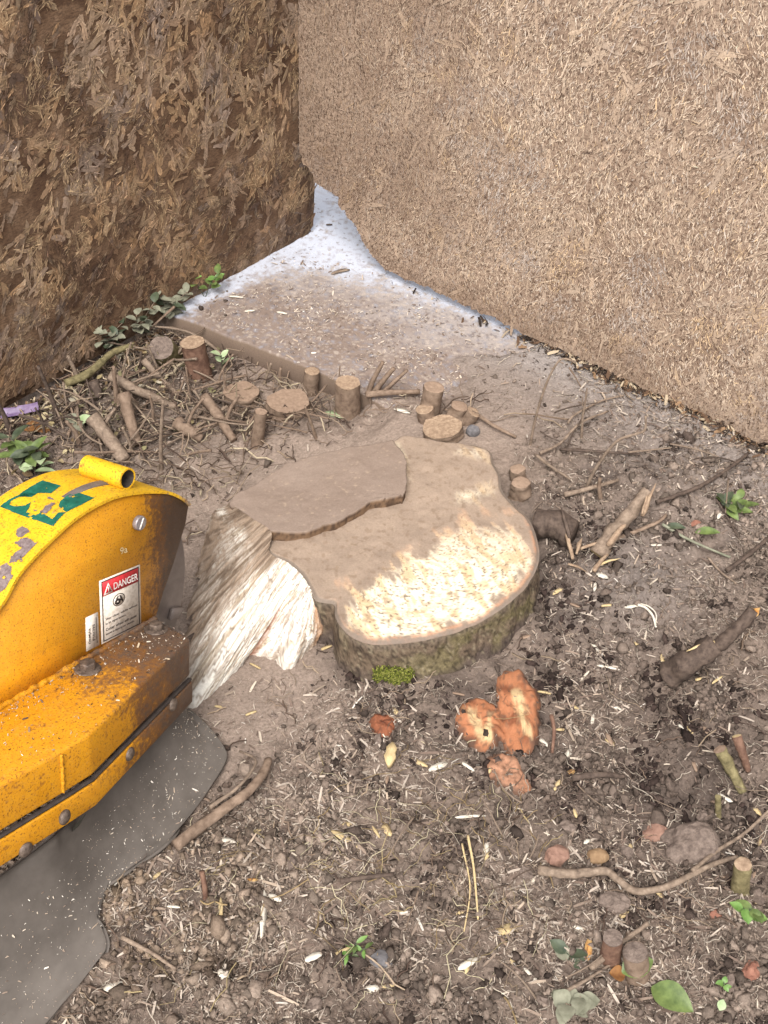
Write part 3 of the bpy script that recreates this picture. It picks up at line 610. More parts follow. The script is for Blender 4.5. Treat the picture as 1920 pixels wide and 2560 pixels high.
# ------------------------------------------------------------------ stump grinder
def m_paint(name, wear=.0, mudx=(.0, .12), top=False):
    t = NT(name); v = t.coords(); base = (.55, .245, .006) if not top else (.66, .39, .010)  # same yellow painted brighter on hood and tube: light from above in the colour
    n_ = t.noise(v, 16, 6, .7); f_ = t.noise(v, 120, 4, .7); ff = t.noise(v, 330, 3, .6)
    c = t.ramp(t.noise(v, 45, 5, .7), [(.3, np.array(base)*np.array([.86, .78, .7])), (.7, base)])
    sc = t.noise(t.coords(scale=(1, 1, 5), rot=(0, .6, 0)), 60, 5, .75)
    c = t.mixc(t.ramp(sc, [(.56, 0), (.72, .55)]), c, (.52, .26, .05))
    sx = t.n('ShaderNodeSeparateXYZ'); t.l(t.tc.outputs['Object'], sx.inputs[0])
    mr = t.n('ShaderNodeMapRange'); t.l(sx.outputs[0], mr.inputs[0]); mr.inputs[1].default_value = mudx[0]; mr.inputs[2].default_value = mudx[1]; mr.inputs[3].default_value = -.18; mr.inputs[4].default_value = .75
    mf = t.math('ADD', n_, mr.outputs[0]); mf = t.math('ADD', mf, t.math('MULTIPLY', t.math('SUBTRACT', f_, .5), .8))
    c = t.mixc(t.ramp(mf, [(.52-wear, 0), (.72-wear, .9)]), c, A(126, 84, 50) if not top else A(136, 118, 112))
    c = t.mixc(t.ramp(mf, [(.72, 0), (.9, .95)]), c, A(104, 84, 70))
    c = t.mixc(t.ramp(ff, [(.57, 0), (.66, .8)]), c, A(104, 58, 22)); c = t.mixc(t.ramp(t.noise(v, 150, 4, .7), [(.60, 0), (.67, .7)]), c, A(128, 74, 26)); c = t.mixc(t.ramp(t.noise(v, 210, 4, .75), [(.58, 0), (.68, .5)]), c, A(196, 150, 84))
    ru = t.noise(v, 34, 7, .78); c = t.mixc(t.ramp(ru, [(.62-wear*.6, 0), (.69-wear*.6, .8)]), c, A(128, 78, 44)); ru2 = t.noise(v, 75, 5, .75); c = t.mixc(t.ramp(ru2, [(.66, 0), (.72, .8)]), c, A(104, 66, 44))
    t.bump(f_, .35, .0012); return t.done(c, t.ramp(n_, [(.3, .45), (.7, .75)]), .35)
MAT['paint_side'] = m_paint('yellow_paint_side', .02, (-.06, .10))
MAT['paint_top_lit'] = m_paint('yellow_paint_top_lit', .05, (-.02, .35), True)
MAT['paint_box'] = m_paint('yellow_paint_guard', .05, (-.3, .05))
MAT['rubber'] = m_ramp('grey_rubber', [(.3, A(92, 84, 77)), (.7, A(120, 111, 103))], 12, rough=.75, spec=.3, bump=.25)
MAT['rubberdark_boreshade'] = m_ramp('dark_rubber_and_bore_shade', [(.3, A(44, 38, 36)), (.7, A(86, 76, 70))], 60, rough=.7, bump=.3)
MAT['steel'] = m_ramp('dusty_steel', [(.3, A(110, 98, 92)), (.7, A(150, 136, 128))], 20, rough=.6, spec=.4, bump=.15, metal=.2)
MAT['bolt'] = m_ramp('bolt_steel', [(.3, A(60, 48, 42)), (.7, A(140, 122, 108))], 120, rough=.55, spec=.4, bump=.5, metal=.3)
MAT['galv'] = m_ramp('plated_steel', [(.3, A(120, 112, 112)), (.7, A(200, 190, 190))], 90, rough=.4, spec=.5, bump=.3, metal=.5)
MAT['label'] = m_ramp('label_paper', [(.3, A(190, 176, 158, 1.25)), (.5, A(226, 214, 200, 1.25)), (.75, A(238, 228, 214, 1.25))], 160, rough=.6, bump=.15)
MAT['red'] = m_ramp('label_red', [(.35, A(178, 38, 44, 1.2)), (.7, A(208, 62, 66, 1.2))], 120, rough=.55, bump=.1)
MAT['black'] = m_ramp('print_black', [(.3, A(40, 34, 32)), (.7, A(70, 60, 54))], 200, rough=.7, bump=.05)
MAT['white'] = m_ramp('print_white', [(.3, A(216, 206, 196, 1.2)), (.7, A(246, 240, 234, 1.2))], 200, rough=.6, bump=.05)
MAT['green'] = m_ramp('decal_green', [(.3, A(22, 86, 72)), (.6, A(36, 116, 96)), (.8, A(86, 140, 120))], 90, rough=.5, bump=.15)
MAT['scuff'] = m_ramp('scuffed_metal', [(.35, A(112, 94, 92)), (.7, A(160, 142, 138))], 160, rough=.7, bump=.4)

aa, pp, rr_ = math.radians(58), math.radians(18), math.radians(6)
u0 = np.array([math.cos(aa), math.sin(aa), 0]); w0 = np.array([-math.sin(aa), math.cos(aa), 0])
MU = u0*math.cos(pp)-UZ*math.sin(pp); v0 = u0*math.sin(pp)+UZ*math.cos(pp)
MW = w0*math.cos(rr_)-v0*math.sin(rr_); MV = v0*math.cos(rr_)+w0*math.sin(rr_)
ZJ = .20
MO = G(390, 1545, ZJ); MB = np.stack([MU, MW, MV], 1)           # columns: local axes in world
camL = MB.T @ (CAMP-MO)
def lr_(px, py): return MB.T @ ray(px, py)
def onY(px, py, y=0.0): d = lr_(px, py); return camL+d*((y-camL[1])/d[1])
def onZ(px, py, z=0.0): d = lr_(px, py); return camL+d*((z-camL[2])/d[2])
def onP(px, py, p0, n): d = lr_(px, py); return camL+d*(np.dot(p0-camL, n)/np.dot(d, n))
def toL(P): return (np.asarray(P)-MO) @ MB
grinder = empty('stump_grinder', MO, 'yellow stump grinder head with curved hood, warning label and grey rubber skirt', 'stump grinder')
grinder.matrix_world = Matrix(((MB[0][0], MB[0][1], MB[0][2], MO[0]), (MB[1][0], MB[1][1], MB[1][2], MO[1]), (MB[2][0], MB[2][1], MB[2][2], MO[2]), (0, 0, 0, 1)))
HW = .142                                                        # hood width
ARC = [(-200, 1790), (-110, 1650), (0, 1516), (39, 1447), (77, 1401), (135, 1343), (193, 1293), (270, 1250), (328, 1235), (386, 1231), (424, 1235), (455, 1250), (471, 1264)]
arc = resample([onY(*q) for q in ARC], 60); arc[:, 1] = 0
EDGE = [onY(*q) for q in [(471, 1264), (463, 1312), (436, 1401), (409, 1478), (388, 1547)]]
side = np.vstack([arc, EDGE[1:], [[arc[0][0], 0, 0]]]); side[:, 1] = 0
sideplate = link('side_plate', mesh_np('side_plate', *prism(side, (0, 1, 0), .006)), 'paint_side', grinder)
far = side.copy(); far[:, 1] = HW-.006
link('far_side_plate', mesh_np('far_side_plate', *prism(far, (0, 1, 0), .006)), 'paint_side', grinder)
# hood skin: rolled sheet with a rim that stands proud of the side plate
ctr = np.array([side[:, 0].mean(), 0, .02])
nrm2 = np.stack([-np.gradient(arc[:, 2]), 0*arc[:, 0], np.gradient(arc[:, 0])], 1); nrm2 /= np.linalg.norm(nrm2, axis=1)[:, None]
nrm2 *= np.sign((nrm2*(arc-ctr)).sum(1))[:, None]
ys = np.linspace(-.004, HW+.002, 14)
outer = (arc+nrm2*.004)[None]+np.array([0, 1, 0])*ys[:, None, None]; inner = (arc-nrm2*.001)[None]+np.array([0, 1, 0])*ys[:, None, None]
n, m = outer.shape[:2]; V = np.vstack([outer.reshape(-1, 3), inner.reshape(-1, 3)])
f1 = grid_faces(n, m); f2 = f1[:, ::-1]+n*m; fs = f1.tolist()+f2.tolist()
for j in range(m-1): fs += [[j+1, j, n*m+j, n*m+j+1], [(n-1)*m+j, (n-1)*m+j+1, n*m+(n-1)*m+j+1, n*m+(n-1)*m+j]]
for i in range(n-1): fs += [[i*m, (i+1)*m, n*m+(i+1)*m, n*m+i*m], [(i+1)*m+m-1, i*m+m-1, n*m+i*m+m-1, n*m+(i+1)*m+m-1]]
hood = link('hood', mesh_np('hood', V, fs), 'paint_top_lit', grinder)
hood.data.set_sharp_from_angle(angle=.6) if hasattr(hood.data, 'set_sharp_from_angle') else None
hbv = BVHTree.FromPolygons([tuple(v) for v in outer.reshape(-1, 3)], f1.tolist())
def hoodhit(px, py):
    h = hbv.ray_cast(Vector(camL), Vector(lr_(px, py))); return np.array(h[0]) if h[0] is not None else None
arcL = np.concatenate([[0], np.cumsum(np.linalg.norm(np.diff(arc+nrm2*.004, axis=0), axis=1))])
def hoodparam(p):
    q = arc+nrm2*.004; d = np.hypot(q[:, 0]-p[0], q[:, 2]-p[2]); i = int(np.argmin(d)); i0 = min(max(i, 1), len(q)-2)
    e = q[i0+1]-q[i0-1]; t = ((p-q[i0])[[0, 2]] @ e[[0, 2]])/(e @ e)
    return arcL[i0]+t*(arcL[i0+1]-arcL[i0-1]), p[1]
def on_hood(s, y, h=.0007):
    i = np.interp(s, arcL, np.arange(len(arcL))); q = arc+nrm2*(.004+h)
    return np.stack([np.interp(i, np.arange(len(q)), q[:, 0]), y, np.interp(i, np.arange(len(q)), q[:, 2])], -1)
Z1 = 640/1659
def hood_decal(name, pts, mat, wear, cell=.0011, h=.0007, seed=0):
    pr = [hoodparam(hp) for hp in (hoodhit(a*Z1, 1100+b*Z1) for a, b in pts) if hp is not None]
    if len(pr) < 3: return
    pr = np.array(pr); s = np.arange(pr[:, 0].min(), pr[:, 0].max(), cell); yv = np.arange(pr[:, 1].min(), pr[:, 1].max(), cell)
    Sg, Yg = np.meshgrid(s, yv); keep = inpoly(Sg+cell/2, Yg+cell/2, pr) & (fbm(Sg, Yg, seed, 4, 60) > wear)
    idx = np.argwhere(keep); base = [(0, 0), (1, 0), (1, 1), (0, 1)]
    n_ = len(idx); vs = np.concatenate([on_hood(s[idx[:, 1]]+dx*cell, yv[idx[:, 0]]+dy*cell, h)[:, None] for dx, dy in base], 1)
    link(name, mesh_np(name, vs.reshape(-1, 3), np.arange(n_*4).reshape(-1, 4)), mat, hood)
hood_decal('green_emblem', [(150, 335), (275, 263), (395, 298), (330, 348), (290, 345), (245, 345), (205, 372), (150, 368), (120, 360)], 'green', .22, seed=1)
hood_decal('green_emblem', [(0, 432), (55, 390), (160, 342), (235, 352), (190, 365), (120, 372), (75, 395), (62, 420), (100, 432), (165, 425), (200, 405), (190, 440), (170, 470), (230, 490), (270, 470), (300, 490), (340, 515), (380, 470), (430, 470), (380, 430), (390, 400), (430, 365), (490, 338), (612, 376), (520, 425), (420, 475), (345, 560), (200, 510), (100, 475)], 'green', .25, seed=4)
hood_decal('scuff_patch', [(110, 580), (180, 540), (260, 530), (300, 570), (270, 640), (210, 700), (150, 760), (100, 790), (60, 800), (90, 700)], 'scuff', .47, seed=7)
hood_decal('scuff_patch', [(0, 820), (60, 790), (140, 750), (150, 800), (110, 850), (40, 960), (0, 990)], 'scuff', .42, seed=9)
hood_decal('scuff_patch', [(530, 215), (640, 215), (770, 260), (800, 285), (720, 290), (600, 250)], 'scuff', .4, seed=12)
hood_decal('scuff_patch', [(200, 380), (290, 350), (370, 400), (330, 450), (300, 480), (220, 460)], 'scuff', .5, h=.001, seed=15)
# handle tube welded on the hood
te = hoodhit(318, 1215); 
def tube_l(a, b, r, ri, seg=28):
    ax = nrm(np.subtract(b, a)); e = nrm(np.cross(ax, (1, 0, 0))); f = np.cross(ax, e); an = np.linspace(0, 2*np.pi, seg, endpoint=False)
    c = np.cos(an)[:, None]*e+np.sin(an)[:, None]*f
    V = np.vstack([a+c*r, b+c*r, b+c*ri, a+c*ri]); return V, grid_faces(4, seg, True).tolist()+[[i, (i+1) % seg, 3*seg+(i+1) % seg, 3*seg+i] for i in range(seg)]
pa = hoodhit(316, 1222); tr = .018
if pa is None: pa = on_hood(np.array([arcL[40]]), np.array([.03]))[0]
sA, yA = hoodparam(pa)
tb = on_hood(np.array([sA]), np.array([yA]), tr*.9)[0]
tlen = .088
tub = link('handle_tube', mesh_np('handle_tube', *tube_l(tb+np.array([0, tlen, 0]), tb, tr, tr*.84), smooth=True), 'paint_top_lit', grinder)
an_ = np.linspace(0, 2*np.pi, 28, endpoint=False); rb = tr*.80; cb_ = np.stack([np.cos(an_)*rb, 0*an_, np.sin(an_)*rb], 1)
link('tube_bore_shade', mesh_np('tube_bore_shade', np.vstack([tb+cb_*1.03+[0, .0005, 0], tb+cb_+[0, tlen*.8, 0], (tb+[0, tlen*.8, 0])[None]]), grid_faces(2, 28, True).tolist()+[[28+j, 28+(j+1) % 28, 56] for j in range(28)], smooth=True), 'rubberdark_boreshade', tub)  # added lining; its dark tone paints the shade deep in the tube
tub.data.set_sharp_from_angle(angle=.7)
# small plated stud on the side plate
def hexbolt(name, c, n, r, h, mat, parent, washer=None):
    n = nrm(n); e = nrm(np.cross(n, (.3, .9, .2))); f = np.cross(n, e); an = np.linspace(0, 2*np.pi, 6, endpoint=False)
    p = np.array(c)+(np.cos(an)[:, None]*e+np.sin(an)[:, None]*f)*r
    me = mesh_np(name, *prism(p, n, h)); bevel(me, r*.15, 2); o = link(name, me, mat, parent)
    if washer:
        an = np.linspace(0, 2*np.pi, 24, endpoint=False); p = np.array(c)-n*.0015+(np.cos(an)[:, None]*e+np.sin(an)[:, None]*f)*washer
        me = mesh_np('washer', *prism(p, n, .003)); bevel(me, .001, 1); link('washer', me, 'bolt', o)
    return o
pc = onY(343, 1305)
an = np.linspace(0, 2*np.pi, 28, endpoint=False)
cup = mesh_np('stud', *prism(pc+np.stack([np.cos(an)*.0125, 0*an-.0095, np.sin(an)*.0125], 1), (0, 1, 0), .0095)); bevel(cup, .002, 2)
stud = link('stud', cup, 'galv', grinder)
rl = mesh_np('screw_slot', *prism(pc+np.array([[-.006, -.0105, -.008], [-.003, -.0105, -.009], [.006, -.0105, .008], [.003, -.0105, .009]]), (0, 1, 0), .0009)); link('screw_slot', rl, 'white', stud)
# lower guard box
OUT = [onZ(*q) for q in [(476, 1594), (225, 1835), (154, 1877), (0, 1964)]]
OUT.append(OUT[-1]+(OUT[-1]-OUT[-2])*1.6)
J0 = onZ(390, 1545); JL = np.array([OUT[-1][0]-.02, .0, 0.])
fdir = nrm(OUT[0]-OUT[1]); fn = nrm(np.cross(fdir, (0, 0, 1))); fn = fn if fn[1] < 0 else -fn
hb = -onP(345, 1823, OUT[1], fn)[2]
top = np.array([J0+np.array([0, .004, 0])]+OUT+[JL+np.array([0, .004, 0])]); top[:, 2] = 0
me = mesh_np('guard_box', *prism(top, (0, 0, -1), hb)); bevel(me, .006, 3, 8); box = link('guard_box', me, 'paint_box', grinder)
# weld bead along the joint
wb = np.array([[t, -.001, .001] for t in np.linspace(JL[0], J0[0]-.004, 60)]); wb[:, 2] += RNG.normal(0, .0008, 60); wb[:, 1] += RNG.normal(0, .0008, 60)
link('weld_bead', mesh_np('weld_bead', *tube(wb, .0062, 7, 160, .5), smooth=True), 'paint_box', grinder)
# flange with seal strip
def skirt(z0, z1, off, th):
    P = np.array(OUT); d = []
    for i in range(len(P)):
        a = nrm(P[max(i-1, 0)]-P[min(i+1, len(P)-1)]); nn = np.array([a[1], -a[0], 0]); nn = nn if nn[1] < 0 else -nn; d.append(nn)
    d = np.array(d); A1 = P+d*off; B1 = P+d*(off+th); k = len(P)
    V = np.vstack([A1+[0, 0, z0], B1+[0, 0, z0], B1+[0, 0, z1], A1+[0, 0, z1]]); fs = []
    for r0 in range(4):
        r1 = (r0+1) % 4; fs += [[r0*k+i, r0*k+i+1, r1*k+i+1, r1*k+i] for i in range(k-1)]
    fs += [[0, k, 2*k, 3*k], [k-1, 2*k-1, 3*k-1, 4*k-1]]
    return V, fs
flh = .042
me = mesh_np('seal_strip', *skirt(-hb-.003, -hb-.0075, -.004, .008)); bevel(me, .002, 2); link('seal_strip', me, 'rubberdark_boreshade', grinder)
me = mesh_np('flange', *skirt(-hb-.009, -hb-.009-flh, -.004, .009)); bevel(me, .002, 2); flange = link('flange', me, 'paint_box', grinder)
sn = nrm(np.cross(OUT[2]-OUT[3], (0, 0, 1))); sn = sn if sn[1] < 0 else -sn
def rivet(px, py, seg, n_):
    p = onP(px, py, OUT[seg]+n_*.005, n_); V, fc = ico()
    bm = bmesh.new(); bmesh.ops.create_uvsphere(bm, u_segments=16, v_segments=8, radius=.0115)
    q = Vector((0, 0, 1)).rotation_difference(Vector(n_))
    for v in bm.verts: v.co.z *= .55; v.co = q @ v.co + Vector(p)
    me = bpy.data.meshes.new('rivet'); bm.to_mesh(me); bm.free()
    for f in me.polygons: f.use_smooth = True
    link('rivet', me, 'bolt', flange)
for px, py, s_, n_ in [(432, 1762, 1, fn), (324, 1885, 1, fn), (162, 2043, 1, fn), (64, 2124, 3, sn)]: rivet(px, py, s_, n_)
hexbolt('bolt', onZ(219, 1672, .001), (0, 0, 1), .0135, .013, 'bolt', grinder, .021)
hexbolt('bolt', onZ(390, 1573, .001), (0, 0, 1), .0125, .012, 'bolt', grinder, .02)
# vertical weld on the front of the guard at the bend
wv = OUT[2]+(OUT[2]-OUT[1])*.02; wv = np.array([[wv[0], wv[1], -.006], [wv[0], wv[1], -hb+.004]]); link('weld_seam', mesh_np('weld_seam', *tube(wv, .003, 6, 30, .5), smooth=True), 'paint_box', grinder)
# cutter wheel inside the hood
wc = np.array([-.10, 0, .03]); pe = onY(453, 1530, .045); R0 = np.hypot(pe[0]-wc[0], pe[2]-wc[2])-.004
an = np.linspace(0, 2*np.pi, 64, endpoint=False)
wp = np.stack([wc[0]+R0*np.cos(an), 0*an+.045, wc[2]+R0*np.sin(an)], 1)
me = mesh_np('cutter_wheel', *prism(wp, (0, 1, 0), .018)); bevel(me, .003, 2); wheel = link('cutter_wheel', me, 'steel', grinder)
for k in range(12):
    a = k*math.pi/6+.15; c0 = wc+np.array([math.cos(a)*(R0-.02), .036 if k % 2 else .064, math.sin(a)*(R0-.02)])
    tg = np.array([-math.sin(a), 0, math.cos(a)]); rd = np.array([math.cos(a), 0, math.sin(a)])
    me = mesh_np('cutter_tooth', *prism([c0-tg*.012-rd*.014, c0+tg*.010-rd*.014, c0+tg*.012+rd*.020, c0-tg*.004+rd*.014], (0, 1, 0), .009)); bevel(me, .0015, 1); link('cutter_tooth', me, 'steel', wheel)
# rubber skirt
FTOP = [(452, 1740), (446, 1762), (437, 1772), (405, 1808), (370, 1852), (337, 1890), (290, 1932), (249, 1964), (190, 2035), (150, 2078), (129, 2096), (60, 2148), (0, 2192), (-60, 2236), (-140, 2300)]
FBOT = [(470, 1768), (505, 1800), (540, 1838), (566, 1878), (560, 1912), (524, 1968), (478, 2035), (407, 2114), (345, 2156), (292, 2194), (262, 2222), (247, 2290), (266, 2363), (237, 2409), (116, 2560), (-40, 2740)]
fp = []
for i, (px, py) in enumerate(FTOP):
    pl = onP(px, py, OUT[1]-fn*.03, fn) if px > 110 else onP(px, py, OUT[3]-sn*.03, sn)
    fp.append(MO+MB @ pl)
fb = []
for px, py in FBOT:
    p = gt(px, py); fb.append(G(px, py, max(p[2], .0)+.012))
ft, fbw = resample(fp, 110), resample(fb, 110); fbw[:, 2] = np.maximum(fbw[:, 2], zsoil(fbw[:, 0], fbw[:, 1])+.004)
tt = np.linspace(0, 1, 46)[:, None]
V = ft[None]*(1-tt[..., None])+fbw[None]*tt[..., None]
V[..., 2] = fbw[None, :, 2]+(ft[None, :, 2]-fbw[None, :, 2])*(1-tt)**2.3
zz_ = V[..., 2]; 
for _ in range(120): zz_[2:-1, 1:-1] = .5*zz_[2:-1, 1:-1]+.25*(zz_[2:-1, :-2]+zz_[2:-1, 2:])
for ax_ in (0, 1):
    for _ in range(200): V[2:-3, 1:-1, ax_] = .4*V[2:-3, 1:-1, ax_]+.15*(V[2:-3, :-2, ax_]+V[2:-3, 2:, ax_]+V[1:-4, 1:-1, ax_]+V[3:-2, 1:-1, ax_])
jj = np.linspace(0, 1, 110)[None]; V[..., 2] += (fbm(jj*12+0*tt, tt*5+0*jj, 2, 3)-.5)*.008*tt
Zs = zsoil(V[..., 0], V[..., 1]); V[..., 2] = np.where(tt > .55, np.maximum(V[..., 2], Zs+.003), V[..., 2])
FLAP = V.copy(); n, m = V.shape[:2]
Vd = V.reshape(-1, 3); nn = np.cross(np.gradient(V, axis=0), np.gradient(V, axis=1)).reshape(-1, 3); nn /= np.linalg.norm(nn, axis=1)[:, None]+1e-9
if nn[n*m//2][2] < 0: nn = -nn
Vd2 = np.vstack([Vd, Vd-nn*.005]); f1 = grid_faces(n, m); fs = f1.tolist()+(f1[:, ::-1]+n*m).tolist()
bd = [i for i in range(m)]+[i*m+m-1 for i in range(1, n)]+[(n-1)*m+i for i in range(m-2, -1, -1)]+[i*m for i in range(n-2, 0, -1)]
fs += [[bd[i], bd[(i+1) % len(bd)], bd[(i+1) % len(bd)]+n*m, bd[i]+n*m] for i in range(len(bd))]
link('rubber_flap', mesh_np('rubber_flap', toL(Vd2), fs, smooth=True), 'rubber', grinder)
# a torn strip of the skirt hanging free
sp = [MO+MB @ onP(218, 2030, OUT[1]+fn*.004, fn), G(170, 2110, .075), G(110, 2180, .06), G(60, 2235, .05), G(42, 2270, .045)]
sp = resample(sp, 24); wd = np.interp(np.linspace(0, 1, 24), [0, .3, 1], [.03, .02, .004])
Vs = np.vstack([sp, sp+np.stack([-wd*.6, -wd*.4, -wd*.5], 1)])
link('torn_strip', mesh_np('torn_strip', toL(Vs), grid_faces(2, 24), smooth=True), m_ramp('mossy_rubber', [(.3, A(66, 66, 60)), (.7, A(112, 108, 92))], 60), grinder)

# warning labels on the side plate
Lp = [onY(*q, -.0012) for q in [(248, 1453), (350, 1411), (353, 1562), (254, 1611)]]         # tl tr br bl
def lab(uu, vv, h): 
    a = Lp[0]*(1-uu)+Lp[1]*uu; b = Lp[3]*(1-uu)+Lp[2]*uu; p = a*(1-vv)+b*vv; return p+np.array([0, -h, 0])
def quad(name, u0, v0, u1, v1, h, mat, parent, th=.0006):
    me = mesh_np(name, *prism([lab(u0, v0, h), lab(u1, v0, h), lab(u1, v1, h), lab(u0, v1, h)], (0, 1, 0), th)); return link(name, me, mat, parent)
def strip_ring(name, P, mat, parent, wd=.1, inner=None):
    pass
def text_on(name, body, u0, v0, u1, v1, h, mat, parent, f=lab, rot=False):
    cu = bpy.data.curves.new(name, 'FONT'); cu.body = body; cu.size = 1; cu.offset = .012
    to = bpy.data.objects.new(name, cu); COL.objects.link(to)
    dg = bpy.context.evaluated_depsgraph_get(); me = bpy.data.meshes.new_from_object(to.evaluated_get(dg)); bpy.data.objects.remove(to)
    co = np.array([v.co[:] for v in me.vertices]); lo, hi = co.min(0), co.max(0); q = (co-lo)/np.maximum(hi-lo, 1e-6)
    if rot: uu, vv = u0+(u1-u0)*(1-q[:, 1]), v1+(v0-v1)*q[:, 0]
    else: uu, vv = u0+(u1-u0)*q[:, 0], v1+(v0-v1)*q[:, 1]
    for i, v in enumerate(me.vertices): v.co = Vector(f(uu[i], vv[i], h))
    me.update(); me.materials.clear(); return link(name, me, mat, parent)
dl = quad('danger_label', 0, 0, 1, 1, 0, 'label', grinder)
for a in [(.045, .025, .965, .04), (.045, .96, .965, .975), (.045, .04, .065, .96), (.945, .04, .965, .96)]: quad('border_line', *a, .0003, 'black', dl)
quad('red_band', .066, .041, .944, .262, .0003, 'red', dl)
text_on('danger_lettering', 'DANGER', .33, .115, .93, .225, .0007, 'white', dl)
def poly_on(name, pts, mat, h, parent=dl): return link(name, mesh_np(name, *prism([lab(u, v, h) for u, v in pts], (0, 1, 0), .0002)), mat, parent)
poly_on('warning_triangle', [(.2, .075), (.31, .245), (.085, .245)], 'white', .0008)
poly_on('triangle_inside', [(.2, .115), (.27, .225), (.125, .225)], 'red', .0011)
poly_on('exclamation_mark', [(.187, .14), (.213, .14), (.205, .215), (.195, .215)], 'white', .0014)
cx, cy, asp = .45, .415, 102/157
def circ(r, k=28, cx=cx, cy=cy): return [(cx+r*math.cos(t), cy+r*asp*math.sin(t)) for t in np.linspace(0, 2*math.pi, k, endpoint=False)]
poly_on('pictogram_ring', circ(.15), 'black', .0004); poly_on('pictogram_ground', circ(.132), 'label', .0007)
poly_on('pictogram_wheel', circ(.075, 14, cx-.035, cy+.02), 'black', .001); poly_on('pictogram_hub', circ(.02, 10, cx-.035, cy+.02), 'label', .0013)
poly_on('pictogram_arm', [(cx+.01, cy-.07), (cx+.05, cy-.06), (cx+.1, cy+.03), (cx+.08, cy+.055), (cx+.03, cy-.0)], 'black', .001)
poly_on('pictogram_guard', [(cx-.08, cy-.03), (cx-.03, cy-.075), (cx-.01, cy-.055), (cx-.055, cy-.02)], 'black', .001)
for k, (s_, v_, u1) in enumerate([('Stay clear while wheel', .66, .9), ('is in operation.', .735, .62), ('Cutter wheel will cause', .825, .88), ('severe injury or death.', .9, .82)]):
    text_on('warning_text', s_, .11, v_-.045, u1, v_, .0005, 'black', dl)
Lq = [onY(*q, -.001) for q in [(214, 1545), (245, 1530), (249, 1612), (216, 1629)]]
def lab2(uu, vv, h): a = Lq[0]*(1-uu)+Lq[1]*uu; b = Lq[3]*(1-uu)+Lq[2]*uu; return a*(1-vv)+b*vv+np.array([0, -h, 0])
nl = link('number_label', mesh_np('number_label', *prism([lab2(*q, 0) for q in ((0, 0), (1, 0), (1, 1), (0, 1))], (0, 1, 0), .0006)), 'label', grinder)
text_on('number_text', 'ORMJA8', .18, .36, .4, .82, .0004, 'black', nl, lab2, True)
text_on('number_text', 'P101793', .5, .3, .7, .78, .0004, 'black', nl, lab2, True)
link('rule_line', mesh_np('rule_line', *prism([lab2(*q, .0004) for q in ((.8, .12), (.84, .12), (.84, .9), (.8, .9))], (0, 1, 0), .0003)), 'black', nl)
Lm = [onY(*q, -.0008) for q in [(300, 1370), (320, 1363), (321, 1380), (301, 1387)]]
def lab3(uu, vv, h): a = Lm[0]*(1-uu)+Lm[1]*uu; b = Lm[3]*(1-uu)+Lm[2]*uu; return a*(1-vv)+b*vv+np.array([0, -h, 0])
text_on('scratched_mark', '9a', 0, 0, .9, 1, 0, 'creamchip', sideplate, lab3)

# ------------------------------------------------------------------ loose material on the ground
STUMPXY = resample([G(x*D, y*D, 0) for x, y in [(452, 1125), (428, 1230), (405, 1360), (398, 1540), (480, 1484), (542, 1428), (590, 1445), (626, 1460), (700, 1380), (735, 1425), (870, 1468), (1005, 1440), (1110, 1372), (1168, 1280), (1165, 1180), (1120, 1090), (1090, 1000), (1060, 960), (860, 940), (620, 1005), (500, 1085)]], 90, True)[:, :2]
FLAPXY = np.vstack([fbw[:, :2], ft[::-1, :2]])
BOXXY = [tuple((MO+MB @ p)[:2]) for p in OUT+[JL, J0]]
def free(x, y):
    return ~inpoly(x, y, STUMPXY) & ~inpoly(x, y, FLAPXY) & ~inpoly(x, y, BOXXY) & (dR(x, y) > .012) & (dL(x, y) > .015)
def infoot(n):
    n = int(n*1.15)
    y = .5+2.6*RNG.random(n)**1.15; x = (RNG.random(n)*2-1)*(y*.47+.42); k = free(x, y); return x[k], y[k]
def pick(x, y, dens):
    k = RNG.random(len(x)) < np.clip(dens, 0, 1); return x[k], y[k]
def onslab(x, y): return zslab_here(x, y) & (zsoil(x, y) < ZS)
# crumbs of soil
x, y = infoot(260000); r = rough_mask(x, y)*(1-.93*onslab(x, y))*(.35+1.3*sm(fbm(x, y, 11, 3, 9), .35, .65)); x, y = pick(x, y, r*.55)
n = len(x); z = zg(x, y); sz = np.exp(RNG.normal(np.log(.0024), .55, n)); sz = np.where(RNG.random(n) < .008, RNG.uniform(.006, .014, n), np.clip(sz, .001, .0085))*(.65+.35*rough_mask(x, y))
c = mix(np.broadcast_to(A(160, 142, 128), (n, 3)), A(98, 84, 76), np.clip(sm(fbm(x, y, 8, 4, 24), .38, .68)+darkblobs(x, y)*.8, 0, 1.25)); c = mix(c, A(178, 152, 124), blob(x, y, pm(380, 2250), .16)*.5); c = c*(.45+.85*RNG.random(n)**1.3)[:, None]
big = sz > .0042
P = np.stack([x, y, z+sz*.25], 1); S3 = sz[:, None]*RNG.uniform(.45, 1.35, (n, 3))
t = tag(scatter('soil_crumbs', OCT, P[~big], rots((~big).sum(), 1.2), S3[~big], c[~big], 'bits', jitter=.5), 'fine brown crumbs of churned soil covering the ground', 'soil crumbs')
tag(scatter('soil_lumps', ico(), P[big], rots(big.sum(), 1.2), S3[big], c[big], 'soil', jitter=.65, smooth=False), 'larger lumps of brown soil strewn over the churned ground', 'soil lumps')
